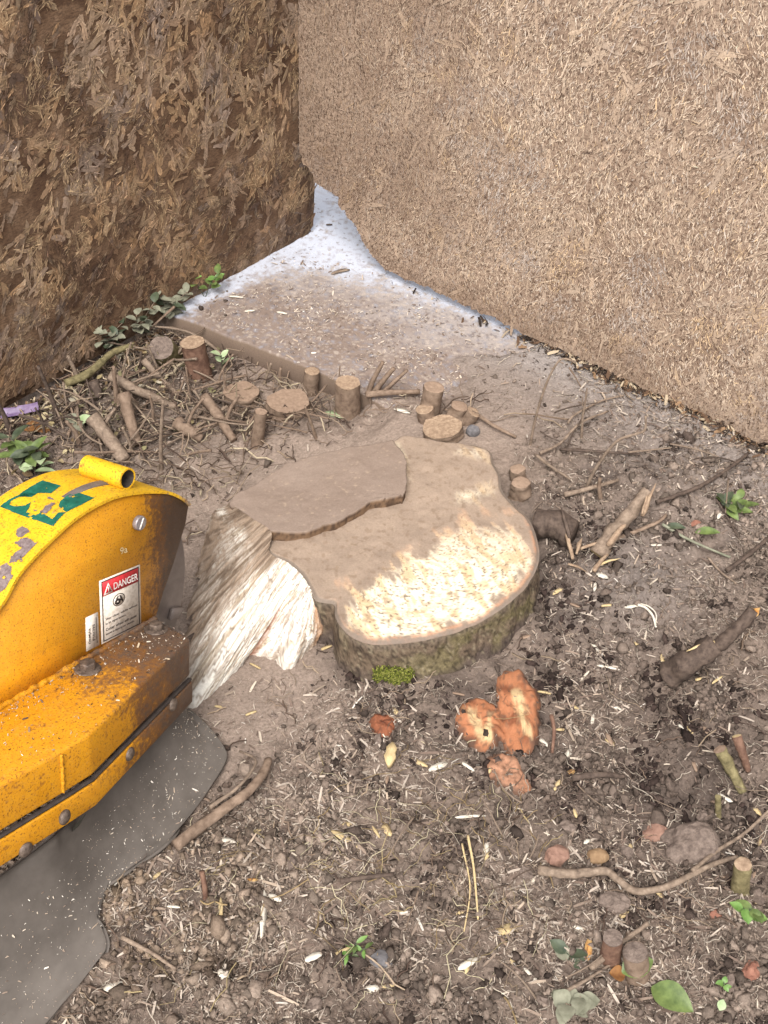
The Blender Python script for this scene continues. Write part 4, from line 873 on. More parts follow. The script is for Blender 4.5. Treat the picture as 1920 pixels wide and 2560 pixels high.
# shavings and chips
SHV = (np.array([[-.5, -.5, 0], [-.5, .3, .02], [-.15, -.5, .12], [-.15, .5, .16], [.2, -.45, .1], [.2, .5, .13], [.5, -.2, -.02], [.5, .4, .0]]), np.array([[0, 2, 3, 1], [2, 4, 5, 3], [4, 6, 7, 5]]))
PAL = np.array([A(240, 230, 216), A(216, 200, 180), A(186, 166, 146), A(160, 140, 124), A(128, 109, 97), A(200, 184, 168)])
def shavings(n0, dens, lmu, lsig, cpow, name, label, zoff=.0015, wr=(.08, .22), pale=1.0):
    x, y = infoot(n0); x, y = pick(x, y, dens(x, y)); n = len(x)
    L = np.clip(np.exp(RNG.normal(np.log(lmu), lsig, n)), .0016, .05); W = np.clip(L*RNG.uniform(*wr, n), .0006, .0042)
    ci = (RNG.random(n)**cpow*6).astype(int).clip(0, 5)
    c = PAL[ci]*(.8+.3*RNG.random(n))[:, None]*pale
    z = zg(x, y)+zoff+RNG.random(n)*.003
    tag(scatter(name, SHV, np.stack([x, y, z], 1), rots(n, .3), np.stack([L, W, L*.5*RNG.random(n)], 1), np.clip(c, 0, .85), 'bits'), label, name.replace('_', ' '))
def d_soil(x, y):
    r = rough_mask(x, y); s_ = onslab(x, y)
    return np.where(s_, .0, r*.65+.06)*(.25+1.2*sm(fbm(x, y, 21, 4, 8), .38, .64))*(1-.5*darkblobs(x, y))
shavings(230000, d_soil, .0052, .7, .4, 'wood_shavings', 'small pale and brown wood shavings mixed into the churned soil')
def d_slab(x, y): return onslab(x, y)*(.1+.9*sm(fbm(x, y, 22, 3, 10), .35, .6)*sm(dR(x, y), .02, .15))
shavings(150000, d_slab, .0042, .55, .6, 'slab_shavings', 'tiny pale wood shavings scattered over the concrete corner', .0006, (.18, .4), 1.15)
def d_right(x, y): return (~onslab(x, y))*sm(x, .25, .5)*sm(y, 1.45, 1.8)*.8
shavings(26000, d_right, .0065, .5, .6, 'ground_flakes', 'pale flakes strewn over grey soil below the pale board', .001, (.2, .5))
# fibres: dry roots, straw
def fibre_t(seed, bend):
    rg = np.random.default_rng(seed); n = 7; t = np.linspace(-.5, .5, n)
    cx_ = bend*(t*t-.25)+.05*rg.normal(size=n); cz_ = .10*rg.random()*(.25-t*t)*4+.03*rg.normal(size=n)
    an = np.array([0, 2.1, 4.2]); V = np.stack([np.repeat(t, 3), np.repeat(cx_, 3), np.repeat(cz_, 3)], 1); off = np.stack([np.zeros(n*3), np.tile(np.cos(an), n), np.tile(np.sin(an), n)], 1)
    return V, off, grid_faces(n, 3, True)
def fibres(n0, dens, lmu, lsig, rad, pal, name, label, tilt=.22, zoff=.002):
    x, y = infoot(n0); x, y = pick(x, y, dens(x, y)); n = len(x); L = np.clip(np.exp(RNG.normal(np.log(lmu), lsig, n)), .008, .2); R_ = rad*np.exp(RNG.normal(0, .35, n))
    c = pal[RNG.integers(0, len(pal), n)]*(.7+.45*RNG.random(n))[:, None]; rot = rots(n, tilt); z = zg(x, y)+zoff+RNG.random(n)*.004
    Vs, Fs, Cs, o = [], [], [], 0
    for k in range(6):
        i = np.arange(k, n, 6); V0, off, f = fibre_t(k, (-.25, .2, -.08, .35, .05, -.4)[k]); m = len(V0)
        loc = V0[None]*L[i][:, None, None]+off[None]*R_[i][:, None, None]
        V = np.einsum('nij,nmj->nmi', rot[i], loc)+np.stack([x, y, z], 1)[i][:, None]
        Vs.append(V.reshape(-1, 3)); Fs.append((f[None]+np.arange(len(i))[:, None, None]*m).reshape(-1, 4)+o); Cs.append(np.repeat(c[i], m, 0)); o += len(i)*m
    ob = link(name, mesh_np(name, np.vstack(Vs), np.vstack(Fs), np.vstack(Cs), True), 'bits'); tag(ob, label, name.replace('_', ' '), kind='stuff')
FP = np.array([A(184, 166, 148), A(154, 136, 122), A(128, 110, 98), A(206, 192, 174), A(100, 85, 76)])
fibres(24000, lambda x, y: (~onslab(x, y))*rough_mask(x, y)*.62, .022, .6, .00055, FP, 'root_fibres', 'thin tan root fibres and dry grass tangled through the soil')
TPL = np.array([A(150, 128, 110), A(118, 98, 84), A(178, 156, 132), A(92, 74, 64), A(200, 182, 154)])
SP = np.array([A(222, 208, 172), A(184, 164, 122), A(166, 142, 104)])
fibres(5200, lambda x, y: (~onslab(x, y))*sm(y, 1.5, 1.2)*(.15+sm(fbm(x, y, 31, 3, 7), .45, .65))*.5, .042, .5, .0011, TPL[:4], 'ground_twigs', 'thin brown twiglets mixed through the lower churned soil', .25, .004)
fibres(9000, lambda x, y: np.clip(blob(x, y, pm(1000, 2180), .15)+.5*blob(x, y, pm(1230, 2150), .12)+.4*blob(x, y, pm(560, 2250), .12), 0, 1)*.5, .055, .5, .0007, SP, 'straw', 'pale dry grass straws lying across the lower soil', .2, .006)
def rub(x, y): return (~onslab(x, y))*np.clip(blob(x, y, pm(260, 1000), .36)*1.2+blob(x, y, pm(600, 1040), .2)+blob(x, y, pm(1130, 1090), .1)*.6, 0, 1)
fibres(20000, lambda x, y: rub(x, y)*.6, .06, .6, .0014, TPL, 'twig_litter', 'thin brown twig litter in the hedge rubble by the dark board', .5, .012)
# leaf litter at left
def leafmesh(L, W, curl=.25, fold=.2, n=7):
    t = np.linspace(0, 1, n); w_ = W*.5*np.sin(np.pi*np.clip(t**.85, .0, 1))**.8; w_[0] = W*.05; w_[-1] = .0003
    x = t*L; zc = -curl*L*(t-.4)**2
    V = np.concatenate([np.stack([x, s*w_, zc+abs(s)*fold*w_], 1) for s in (-1, -.5, 0, .5, 1)]); return V, grid_faces(5, n)
LT = leafmesh(1, .55)
x, y = infoot(22000); x, y = pick(x, y, (~onslab(x, y))*np.clip(blob(x, y, pm(70, 1000), .24)+.6*blob(x, y, pm(330, 900), .2), 0, 1)*.9); n = len(x)
LP_ = np.array([A(206, 190, 150), A(176, 158, 118), A(148, 140, 104), A(196, 186, 164), A(128, 106, 78)])
L = RNG.uniform(.01, .028, n); tag(scatter('leaf_litter', LT, np.stack([x, y, zg(x, y)+.004+.012*RNG.random(n)], 1), rots(n, .5), L, LP_[RNG.integers(0, 5, n)]*(.75+.4*RNG.random(n))[:, None], 'bits'), 'pale dry leaf litter under the dark board at left', 'leaf litter')
# dust-pale chips that stuck on the skirt and guard
vi = RNG.integers(0, FLAP.shape[1]-1, 900); ti = RNG.integers(8, FLAP.shape[0]-1, 900); p = FLAP[ti, vi]+(FLAP[ti, vi+1]-FLAP[ti, vi])*RNG.random((900, 1)); p[:, 2] += .0012
L = np.clip(np.exp(RNG.normal(np.log(.002), .6, 900)), .0008, .014)
tag(scatter('skirt_chips', SHV, p, rots(900, .25), np.stack([L, np.clip(L*.25, .0006, .0022), L*.3], 1), PAL[RNG.integers(0, 4, 900)], 'bits'), 'tiny pale wood chips lying on the grey rubber skirt', 'wood chips')

# debris that crumbled off the sheets, lying along their feet
n = 5200; tt_ = np.concatenate([RNG.uniform(.3, 1.9, 3800), RNG.uniform(.55, 1.1, 1400)]); dd_ = np.abs(RNG.normal(0, .022, n))+.002
dens_ = np.where(np.arange(n) < 3800, sm(tt_, .72, 1.0)*.9+.04, .7); P_ = np.where((np.arange(n) < 3800)[:, None], CORN+tt_[:, None]*RD+dd_[:, None]*RN, CORN+tt_[:, None]*LD+dd_[:, None]*LN); k = RNG.random(n) < dens_; P_ = P_[k]; n = len(P_)
P_[:, 2] = zg(P_[:, 0], P_[:, 1])+.002+.008*RNG.random(n); L = np.clip(np.exp(RNG.normal(np.log(.01), .6, n)), .002, .05)
DP = np.array([A(70, 56, 46), A(104, 80, 62), A(150, 120, 92), A(52, 42, 36), A(196, 176, 148)])
tag(scatter('board_debris', SHV, P_, rots(n, .5), np.stack([L, np.clip(L*.3, .001, .008), L*.5], 1), DP[RNG.integers(0, 5, n)], 'bits'), 'dark crumbs and flakes lying along the feet of the chipboard sheets', 'board debris')
# sawdust and chips caked on the guard top
tp_ = top[:, :2]; gx_ = RNG.uniform(-.42, .1, 4000); gy_ = RNG.uniform(tp_[:, 1].min(), 0, 4000); k = inpoly(gx_, gy_, tp_) & (RNG.random(4000) < .12+.8*np.exp(gy_/.02)+.5*sm(gx_, -.15, .08)); gx_, gy_ = gx_[k], gy_[k]; n = len(gx_)
P_ = MO+(MB @ np.stack([gx_, gy_, np.full(n, .0012)])).T; L = np.clip(np.exp(RNG.normal(np.log(.0022), .6, n)), .0008, .012)
tag(scatter('guard_chips', SHV, P_, rots(n, .4), np.stack([L, np.clip(L*.35, .0006, .003), L*.35], 1), np.concatenate([PAL, DP])[RNG.integers(0, 11, n)], 'bits'), 'pale chips and brown grit caked on the yellow guard of the grinder', 'wood chips')
# ------------------------------------------------------------------ single pieces: stubs, branches, chips, stones, plants
GRP = {}
def stub(name, label, cat, b, t, r0, r1, mat='mudbark', end='mudend', group=None, seg=14, bend=0.0, parent=None, tilt=(0, 0, 0), rough=.12, sink=.02, back=0.0):
    b = np.asarray(b, float); t = np.asarray(t, float)
    ax = nrm(t-b); b2 = b-ax*sink; midp = (b2+t)/2+np.array([bend, 0, abs(bend)*.3])
    e = empty(name, b, label, cat, group); sd = random.random()*50
    V, f = tube([b2, midp, t], [r0*1.1, (r0+r1)/2, r1], seg, 12, rough, sd, False)
    link('bark', mesh_np('bark', V-b, f, smooth=True), mat, e)
    rim = V[-seg:]; c = rim.mean(0); tl = np.asarray(tilt)
    rows = [c+(rim-c)*k+ax*(.0008*(1-k)+random.uniform(-.0012, .0012)) for k in (1.0, .93, .7, .4, .12)]
    W = np.vstack(rows+[c[None]+ax*.001]); fs = grid_faces(5, seg, True).tolist()+[[4*seg+j, 4*seg+(j+1) % seg, 5*seg] for j in range(seg)]
    link('cut_end', mesh_np('cut_end', W-b, fs), end, e); return e
def ustub(name, label, cat, pb, pt, w, **kw):
    """upright stub: foot and top seen at picture places, w = seen width"""
    b = gt(*pb); t = lift(*pt, b); d = np.linalg.norm(b-CAMP); r_ = w/2*d/F
    return stub(name, label, cat, b, t, r_*kw.pop('k0', 1.05), r_*kw.pop('k1', 1.0), **kw)
G1 = 'sawn stems and stubs behind the stump'
ustub('cut_stub', 'reddish sawn stub standing before the slab edge, tallest of the hedge stubs', 'tree stub', (500, 940), (480, 856), 58, mat='redbark', end='cutend', group=G1)
ustub('cut_stub', 'slim round stub on the slab edge with a pale flat top', 'tree stub', (775, 982), (781, 927), 38, end='cutend', group=G1)
ustub('cut_stub', 'thick round stub with a clear pale ringed top behind the stump step', 'tree stub', (868, 1036), (870, 957), 62, end='cutend', group=G1)
ustub('cut_stub', 'forked stub with a flat lower face right of the thick ringed stub', 'tree stub', (1072, 1030), (1085, 968), 50, end='mudend', group=G1)
ustub('cut_stub', 'short pale round stub end just below the forked stub', 'tree stub', (1068, 1050), (1062, 1022), 44, end='cutend', group=G1)
ustub('cut_stub', 'knobbly short stub right of the forked stub', 'tree stub', (1135, 1050), (1150, 1015), 46, end='mudend', group=G1, rough=.3)
ustub('cut_stub', 'small tilted stub with a pale face beside the knobbly stub', 'tree stub', (1165, 1055), (1185, 1030), 36, end='cutend', group=G1, rough=.2)
ustub('cut_stub', 'wide flat mud-coated stub between thin canes and the ringed stub', 'tree stub', (722, 1030), (722, 1002), 112, end='mudend', mat='mudbark', group=G1, rough=.2)
ustub('cut_stub', 'wide low mud-coated stub behind the dry canes, left of the flat one', 'tree stub', (605, 1005), (605, 978), 84, end='mudend', mat='mudbark', group=G1, rough=.2)
ustub('cut_stub', 'low oval pale stub touching the back of the stump', 'tree stub', (1108, 1085), (1106, 1066), 100, end='cutend', group=G1, rough=.15)
ustub('cut_stub', 'upright grey-tan stem in front of the flat stub', 'tree stub', (643, 1112), (652, 1030), 30, end='mudend', group=G1, mat='mudbark', seg=10)
ustub('cut_stub', 'rounded mud-coated stub right of the stump back', 'tree stub', (1300, 1232), (1303, 1205), 50, end='mudend', group=G1, rough=.25)
ustub('cut_stub', 'smaller rounded stub just behind the rounded stub at the stump right', 'tree stub', (1295, 1195), (1293, 1172), 40, end='mudend', group=G1, rough=.25)
# leaning grey-green disc
b = gt(420, 905); t = lift(408, 868, b); stub('cut_disc', 'grey-green sawn disc leaning at the slab corner', 'log disc', b+[0, .02, .0], t+[0, -.02, .012], .034, .033, mat='greenbark', end='clod', sink=.0)
def stick(name, label, cat, pts, w, mat='twig', end=None, group=None, seg=9, rough=.22, taper=.7, ends=True, n=None):
    """stick through picture points; each (px,py,height above ground)"""
    P = []
    for q in pts:
        g_ = gt(q[0], q[1]); h = q[2]; p = G(q[0], q[1], g_[2]+h)
        for _ in range(4): p = G(q[0], q[1], float(zg(p[0], p[1]))+h)
        P.append(p)
    P = np.array(P); d = np.linalg.norm(P.mean(0)-CAMP); r_ = w/2*d/F; c = P[0].copy()
    P[:, 2] += r_*.6
    V, f = tube(P, [r_, r_*taper], seg, n or 6*len(P), rough, random.random()*60, True)
    if end is None:
        o = link(name, mesh_np(name, V-c, f, smooth=True), mat); o.location = tuple(c); return tag(o, label, cat, group)
    e = empty(name, c, label, cat, group); link('bark', mesh_np('bark', V-c, f, smooth=True), mat, e)
    for k in ((0,) if end[0] != '2' else (0, 1)):
        p = P[0] if k == 0 else P[-1]; ax = nrm(P[0]-P[1]) if k == 0 else nrm(P[-1]-P[-2]); rr = r_*.97 if k == 0 else r_*taper*.97
        ee = nrm(np.cross(ax, (.2, .3, .9))); ff = np.cross(ax, ee); an = np.linspace(0, 2*np.pi, 12, endpoint=False)
        ringp = p+ax*.0006+(np.cos(an)[:, None]*ee+np.sin(an)[:, None]*ff)*rr*RNG.uniform(.85, 1.05, (12, 1))
        W = np.vstack([ringp, ringp*.5+p*.5+ax*RNG.uniform(0, .002, (12, 1)), p[None]+ax*.002]); fs = grid_faces(2, 12, True).tolist()+[[12+j, 12+(j+1) % 12, 24] for j in range(12)]
        link('cut_end', mesh_np('cut_end', W-c, fs), end.lstrip('2'), e)
    return e
def arch(name, label, cat, base, pts, w, mat='twig', group=None, back=0.0, seg=6, taper=.6):
    """springy stem: rises from its foot in one upright plane"""
    b = gt(*base); P = [b-[0, 0, .01]]+[lift(px, py, b, (q[0] if q else 0.0)) for px, py, *q in pts]; d = np.linalg.norm(b-CAMP); r_ = w/2*d/F
    V, f = tube(P, [r_, r_*taper], seg, 6*len(P), .12, random.random()*60, True); o = link(name, mesh_np(name, V-b, f, smooth=True), mat); o.location = tuple(b); return tag(o, label, cat, group)
G2 = 'cut branches lying in the hedge rubble'
stick('cut_branch', 'thick grey branch with a pale sawn end, lying across the rubble at left', 'branch', [(275, 945, .05), (330, 975, .035), (395, 1005, .012), (440, 1025, 0)], 26, 'twig', 'paleend', G2)
stick('cut_branch', 'stout brown branch stub leaning just behind the yellow hood tube', 'branch', [(232, 1050, .05), (270, 1100, .025), (315, 1160, 0)], 36, 'twig', 'mudend', G2, taper=.9)
stick('cut_branch', 'brown branch stub with a broken top beside the thick pale-ended branch', 'branch', [(308, 992, .06), (325, 1050, .03), (345, 1120, 0)], 34, 'mudbark', 'mudend', G2, rough=.25)
stick('cut_branch', 'dark slanting branch left of the grey-tan upright stem', 'branch', [(512, 1000, .05), (545, 1045, .03), (585, 1108, 0)], 30, 'mudbark', 'mudend', G2)
stick('cut_branch', 'short muddy branch piece between the pale-ended branch and the stump', 'branch', [(445, 1065, .02), (480, 1090, .01), (505, 1105, 0)], 36, 'mudbark', 'mudend', G2)
stick('cut_branch', 'short slanted branch under the reddish stub', 'branch', [(360, 905, .04), (400, 950, .015), (440, 985, 0)], 18, 'twig', 'mudend', G2)
stick('cut_branch', 'short stub leaning left of the broken-topped branch', 'branch', [(235, 960, .04), (250, 1000, .0)], 28, 'twigdark', 'mudend', G2)
stick('cut_branch', 'brown branch lying from the ringed stub to the forked stub', 'branch', [(915, 990, .01), (980, 986, .015), (1050, 984, .015)], 18, 'mudbark', 'mudend', G2)
stick('cut_branch', 'curved mossy branch in the rubble below the dark board', 'branch', [(165, 965, .02), (220, 940, .03), (280, 890, .04), (330, 870, .03)], 22, 'greenbark', None, G2)
G3 = 'thin stems standing in the hedge rubble'
for k, (bs, pt, w_, m_, lb) in enumerate([
    ((150, 1045), [(125, 985), (95, 915)], 13, 'twigdark', 'dark thin stem leaning left in front of the leaf litter'),
    ((60, 985), [(40, 950), (15, 920)], 15, 'twigdark', 'short dark stem at the foot of the dark board, outermost left'),
    ((62, 960), [(45, 930), (30, 908)], 10, 'twigdark', 'thin dark stem just behind the outermost short stem'),
    ((30, 1090), [(15, 1050), (-5, 1010)], 16, 'twigdark', 'dark stem cut off by the left frame edge above the hood'),
    ((402, 1175), [(402, 1100), (408, 1000)], 12, 'twig', 'straight pale thin stem rising beside the hood rim'),
    ((180, 905), [(190, 880), (210, 826), (215, 800)], 13, 'twig', 'forked grey twig leaning on the dark board'),
    ((185, 900), [(178, 870), (168, 840)], 7, 'twig', 'short side twig of the forked grey twig on the dark board'),
    ((920, 975), [(935, 945), (958, 905)], 16, 'mudbark', 'stout muddy cane fanning right of the ringed stub, first of three'),
    ((930, 980), [(955, 955), (985, 920)], 18, 'mudbark', 'stout muddy cane fanning right of the ringed stub, middle of three'),
    ((945, 985), [(985, 955), (1018, 925)], 14, 'mudbark', 'stout muddy cane fanning right of the ringed stub, last of three'),
    ((792, 1095), [(775, 1050), (762, 1015)], 10, 'mudbark', 'thin leaning twig in front of the flat mud-coated stub'),
    ((600, 790), [(575, 820), (600, 795)], 6, 'twigdark', 'dark forked twiglet on the slab near its corner'),
    ((845, 965), [(848, 940), (850, 915)], 6, 'mudbark', 'short thin twig just left of the ringed stub top'),
    ((700, 965), [(700, 935), (702, 920)], 12, 'mudbark', 'short muddy cane before the slim round stub'),
    ((1505, 1250), [(1498, 1220), (1500, 1196)], 14, 'mudbark', 'small upright sprout stub near the splintered branch')]):
    arch('thin_stem', lb, 'stem', bs, pt, w_, m_, G3)
EXTRA = [(120, 935), (205, 965), (300, 935), (345, 925), (400, 930), (250, 1100), (335, 1140), (440, 1000), (465, 1080), (560, 1080), (610, 1090), (380, 1060), (110, 1090), (540, 965), (655, 960), (575, 1005), (290, 1010), (200, 1120)]
EXW = ['thin grey twig leaning by the mossy curved branch', 'broken twig standing in the pale leaf litter', 'dark shoot poking up right of the mossy curved branch', 'thin shoot below the middle ivy clump', 'slender muddy shoot left of the reddish stub', 'short broken cane left of the stout branch stub', 'thin cane right of the stout branch stub', 'bent thin shoot beside the pale-ended branch tip', 'muddy shoot right of the short muddy branch piece', 'muddy shoot left of the grey-tan upright stem', 'twig just right of the slanting dark branch foot', 'thin shoot behind the straight pale stem', 'dark shoot between the weed and the purple scrap', 'thin shoot below the small seedling', 'short dry shoot before the slab edge, left of the slim round stub', 'dry shoot between the two low mud-coated stubs', 'twig left of the broken-topped branch', 'dark broken shoot above the hood tube']
for (px, py), lb in zip(EXTRA, EXW):
    dx = random.uniform(-45, 45); h_ = random.uniform(45, 95); arch('thin_stem', lb, 'stem', (px, py), [(px+dx*.4+random.uniform(-6, 6), py-h_*.5), (px+dx, py-h_)], random.uniform(6, 15), random.choice(['twig', 'twigdark', 'mudbark', 'mudbark']), G3)
G4 = 'bare twigs right of the stump'
arch('bare_twig', 'tall springy twig arching up to the foot of the pale board', 'twig', (1325, 1112), [(1338, 1050), (1352, 1000), (1372, 945), (1395, 905), (1412, 897), (1440, 905)], 8, 'twig', G4)
arch('bare_twig', 'second upright springy twig right of the tall arching one', 'twig', (1455, 1095), [(1456, 1050), (1462, 1010), (1468, 970)], 8, 'twig', G4)
arch('bare_twig', 'bent twig hooping over the soil with its knee near the middle', 'twig', (1462, 1222), [(1490, 1170), (1540, 1105), (1590, 1085), (1612, 1075), (1614, 1040)], 10, 'twig', G4)
for lb, pts, w_, m_ in [
    ('straight twig lying below the hooped twig', [(1410, 1240, .01), (1470, 1225, .02), (1545, 1203, .01)], 13, 'twig'),
    ('long dark twig running right from the splintered branch', [(1640, 1258, .02), (1700, 1238, .015), (1765, 1210, .02), (1840, 1160, .015), (1870, 1135, .01)], 11, 'twigdark'),
    ('dark straight twig slanting at the right frame edge', [(1815, 1430, .01), (1870, 1390, .012), (1935, 1335, .015)], 12, 'twigdark'),
    ('brown twig slanting down behind the rounded stubs', [(1340, 1140, .015), (1380, 1170, .02), (1425, 1200, .01)], 9, 'twig'),
    ('twig running up from the arching twig foot', [(1350, 1135, .01), (1400, 1110, .02), (1450, 1060, .025), (1520, 1030, .01)], 8, 'twig'),
    ('level thin twig beneath the hooped twig', [(1400, 1125, .01), (1480, 1130, .012), (1600, 1138, .006)], 8, 'twigdark'),
    ('brown twig lying behind the stump top, from the oval stub rightward', [(1195, 1040, .012), (1240, 1070, .012), (1290, 1095, .004)], 10, 'mudbark'),
    ('thin curved twig between the rounded stubs and the hooped twig', [(1420, 1060, .01), (1435, 1040, .015), (1500, 1005, .008), (1560, 990, .004)], 6, 'twig'),
    ('short grey-brown twig right of the small sprout stub', [(1540, 1350, .005), (1640, 1310, .01), (1665, 1290, .008)], 11, 'mudbark'),
    ('thin twig crossing the smooth soil at far right', [(1770, 1395, .006), (1800, 1430, .006), (1840, 1460, .003)], 6, 'twig')]:
    stick('bare_twig', lb, 'twig', pts, w_, m_, None, G4)
# splintered log and branch right of the stump
e = stick('broken_root', 'dark broken root end with a pale splinter, against the right side of the stump', 'root', [(1340, 1325, .005), (1378, 1328, .02), (1432, 1350, .02)], 78, 'twigdark', 'cutend', rough=.28, taper=.95)
e2 = stick('splintered_branch', 'thick splintered branch with pale torn ends right of the stump', 'branch', [(1490, 1395, .0), (1530, 1340, .03), (1575, 1290, .055), (1618, 1238, .08)], 44, 'twig', 'creamchip', None, taper=.7, rough=.4)
def splinter(px, py, qx, qy, w_, h0, h1, mat, parent, name='splinter'):
    a = G(px, py, gt(px, py)[2]+h0); b = G(qx, qy, gt(qx, qy)[2]+h1); d = np.linalg.norm(a-CAMP); r_ = w_/2*d/F
    V, f = tube([a, (a+b)/2+[0, 0, .003], b], [r_*.7, r_*.8, r_*.12], 5, 8, .6, random.random()*40); c = np.array(parent.location) if parent is not None else a
    o = link(name, mesh_np(name, V-c, f), mat, parent); return o
splinter(1432, 1398, 1408, 1300, 18, .03, .045, 'cutend', e); splinter(1440, 1385, 1455, 1345, 12, .02, .03, 'cutend', e); splinter(1425, 1345, 1402, 1268, 16, .05, .06, 'twigdark', e)
splinter(1605, 1290, 1640, 1208, 18, .062, .08, 'cutend', e2); splinter(1520, 1365, 1575, 1295, 18, .04, .055, 'cutend', e2); splinter(1485, 1428, 1530, 1372, 15, .008, .012, 'cutend', e2); splinter(1500, 1412, 1552, 1396, 8, .01, .012, 'creamchip', e2)
splinter(1450, 1372, 1520, 1352, 12, .02, .022, 'cutend', e2); splinter(1605, 1285, 1620, 1232, 10, .07, .08, 'cutend', e2); splinter(1420, 1410, 1470, 1432, 9, .006, .01, 'cutend', e2)
e3 = stick('forked_log', 'short grey split log with an attached orange-cut side branch at right', 'log', [(1782, 1625, .05), (1730, 1660, .035), (1665, 1705, .0)], 60, 'twigdark', 'cutend', None, taper=1.15, rough=.45)
def childstick(parent, name, pts, w_, mat, end=None, taper=.8):
    o = stick(name, '', '', pts, w_, mat, end, None, taper=taper)
    for k in ('label', 'category'):
        if k in o: del o[k]
    o.location = Vector(o.location)-Vector(parent.location); o.parent = parent; return o
childstick(e3, 'side_branch', [(1882, 1532, .055), (1850, 1570, .05), (1800, 1615, .045), (1775, 1632, .04)], 32, 'twigdark', 'orangeend', taper=1.1)
splinter(1786, 1606, 1716, 1628, 13, .062, .058, 'creamchip', e3); splinter(1870, 1545, 1900, 1520, 28, .055, .062, 'orangeend', e3, 'torn_end')
# lichened stubs at the right
G5 = 'small stubs in the lower soil'
stick('lichened_stub', 'forked yellow-green lichened stub, left one of the pair at right', 'stub', [(1798, 1880, .05), (1820, 1920, .03), (1855, 1985, 0)], 32, 'greenbark', 'mudend', G5)
stick('lichened_stub', 'thin stub with a yellow cut end, right one of the pair at right', 'stub', [(1840, 1845, .06), (1852, 1880, .035), (1868, 1930, 0)], 24, 'redbark', 'paleend', G5)
ustub('lichened_stub', 'golden lichened stub under the curved root tip at right', 'stub', (1850, 2225), (1858, 2160), 40, mat='m' and 'greenbark', end='cutend', group=G5)
ustub('cut_stub', 'reddish-brown round stub in the lower soil right of the pale wood block', 'stub', (1525, 2400), (1532, 2345), 46, mat='redbark', end='clod', group=G5)
ustub('cut_stub', 'muddy brown stub leaning beside the reddish-brown stub', 'stub', (1595, 2440), (1588, 2380), 56, mat='mudbark', end='clod', group=G5)
ustub('cut_stub', 'dark thin stub poking up near the pair of lichened stubs', 'stub', (1795, 2040), (1795, 1992), 14, mat='greenbark', end='greenbark', group=G5)
# curved root and other lying sticks in front
G6 = 'roots and twigs lying on the lower soil'
for lb, pts, w_, m_, tp in [
    ('long gnarled tan root curving across the lower right soil', [(1345, 2180, .012), (1420, 2188, .02), (1510, 2182, .02), (1545, 2205, .016), (1585, 2232, .014), (1640, 2228, .016), (1700, 2206, .014), (1765, 2172, .014), (1840, 2145, .012)], 25, 'twig', .4),
    ('thin brown twig branching up from the gnarled root to the frame edge', [(1730, 2180, .016), (1790, 2130, .02), (1860, 2085, .015), (1930, 2020, .02)], 11, 'twig', .6),
    ('slanting brown twig above the muddy leaning stub', [(1475, 2425, .01), (1540, 2370, .02), (1620, 2310, .025)], 15, 'twig', .7),
    ('long thin twig left of the green leaves', [(1390, 2490, .008), (1450, 2460, .012), (1530, 2410, .01)], 9, 'twig', .7),
    ('mossy grey branch half buried beside the rubber skirt', [(440, 2120, .004), (530, 2050, .015), (620, 1985, .02), (660, 1935, .018), (672, 1905, .012)], 30, 'mudbark', .7),
    ('thin brown twig lying on the mossy branch', [(525, 2020, .03), (600, 1965, .035), (640, 1905, .02), (600, 1880, .01)], 10, 'twig', .6),
    ('dark short stick in the middle of the lower soil', [(850, 2205, .006), (920, 2195, .012), (985, 2188, .006)], 14, 'twigdark', .7),
    ('brown stem stub standing left of the long white sliver', [(505, 2180, .05), (512, 2220, .02), (514, 2250, 0)], 14, 'redbark', .9),
    ('dark twig right of the lower end of the orange root patch', [(1430, 1948, .01), (1500, 1940, .014), (1560, 1945, .006)], 18, 'twigdark', .6),
    ('reddish thin twig right of the orange root patch', [(1378, 1790, .03), (1385, 1830, .02), (1380, 1885, .002)], 11, 'redbark', .7),
    ('straw-coloured thin stalk crossing the lower middle soil', [(1170, 2090, .03), (1185, 2180, .02), (1195, 2300, .008)], 7, 'creamchip', .6),
    ('second straw-coloured stalk beside the first in the lower middle', [(1155, 2110, .02), (1175, 2220, .012), (1160, 2330, .006)], 5, 'creamchip', .6),
    ('brown twig at the lower left by the skirt edge', [(305, 2345, .01), (380, 2385, .02), (440, 2425, .008)], 12, 'twig', .6)]:
    stick('lying_twig', lb, 'twig', pts, w_, m_, None, G6, taper=tp)
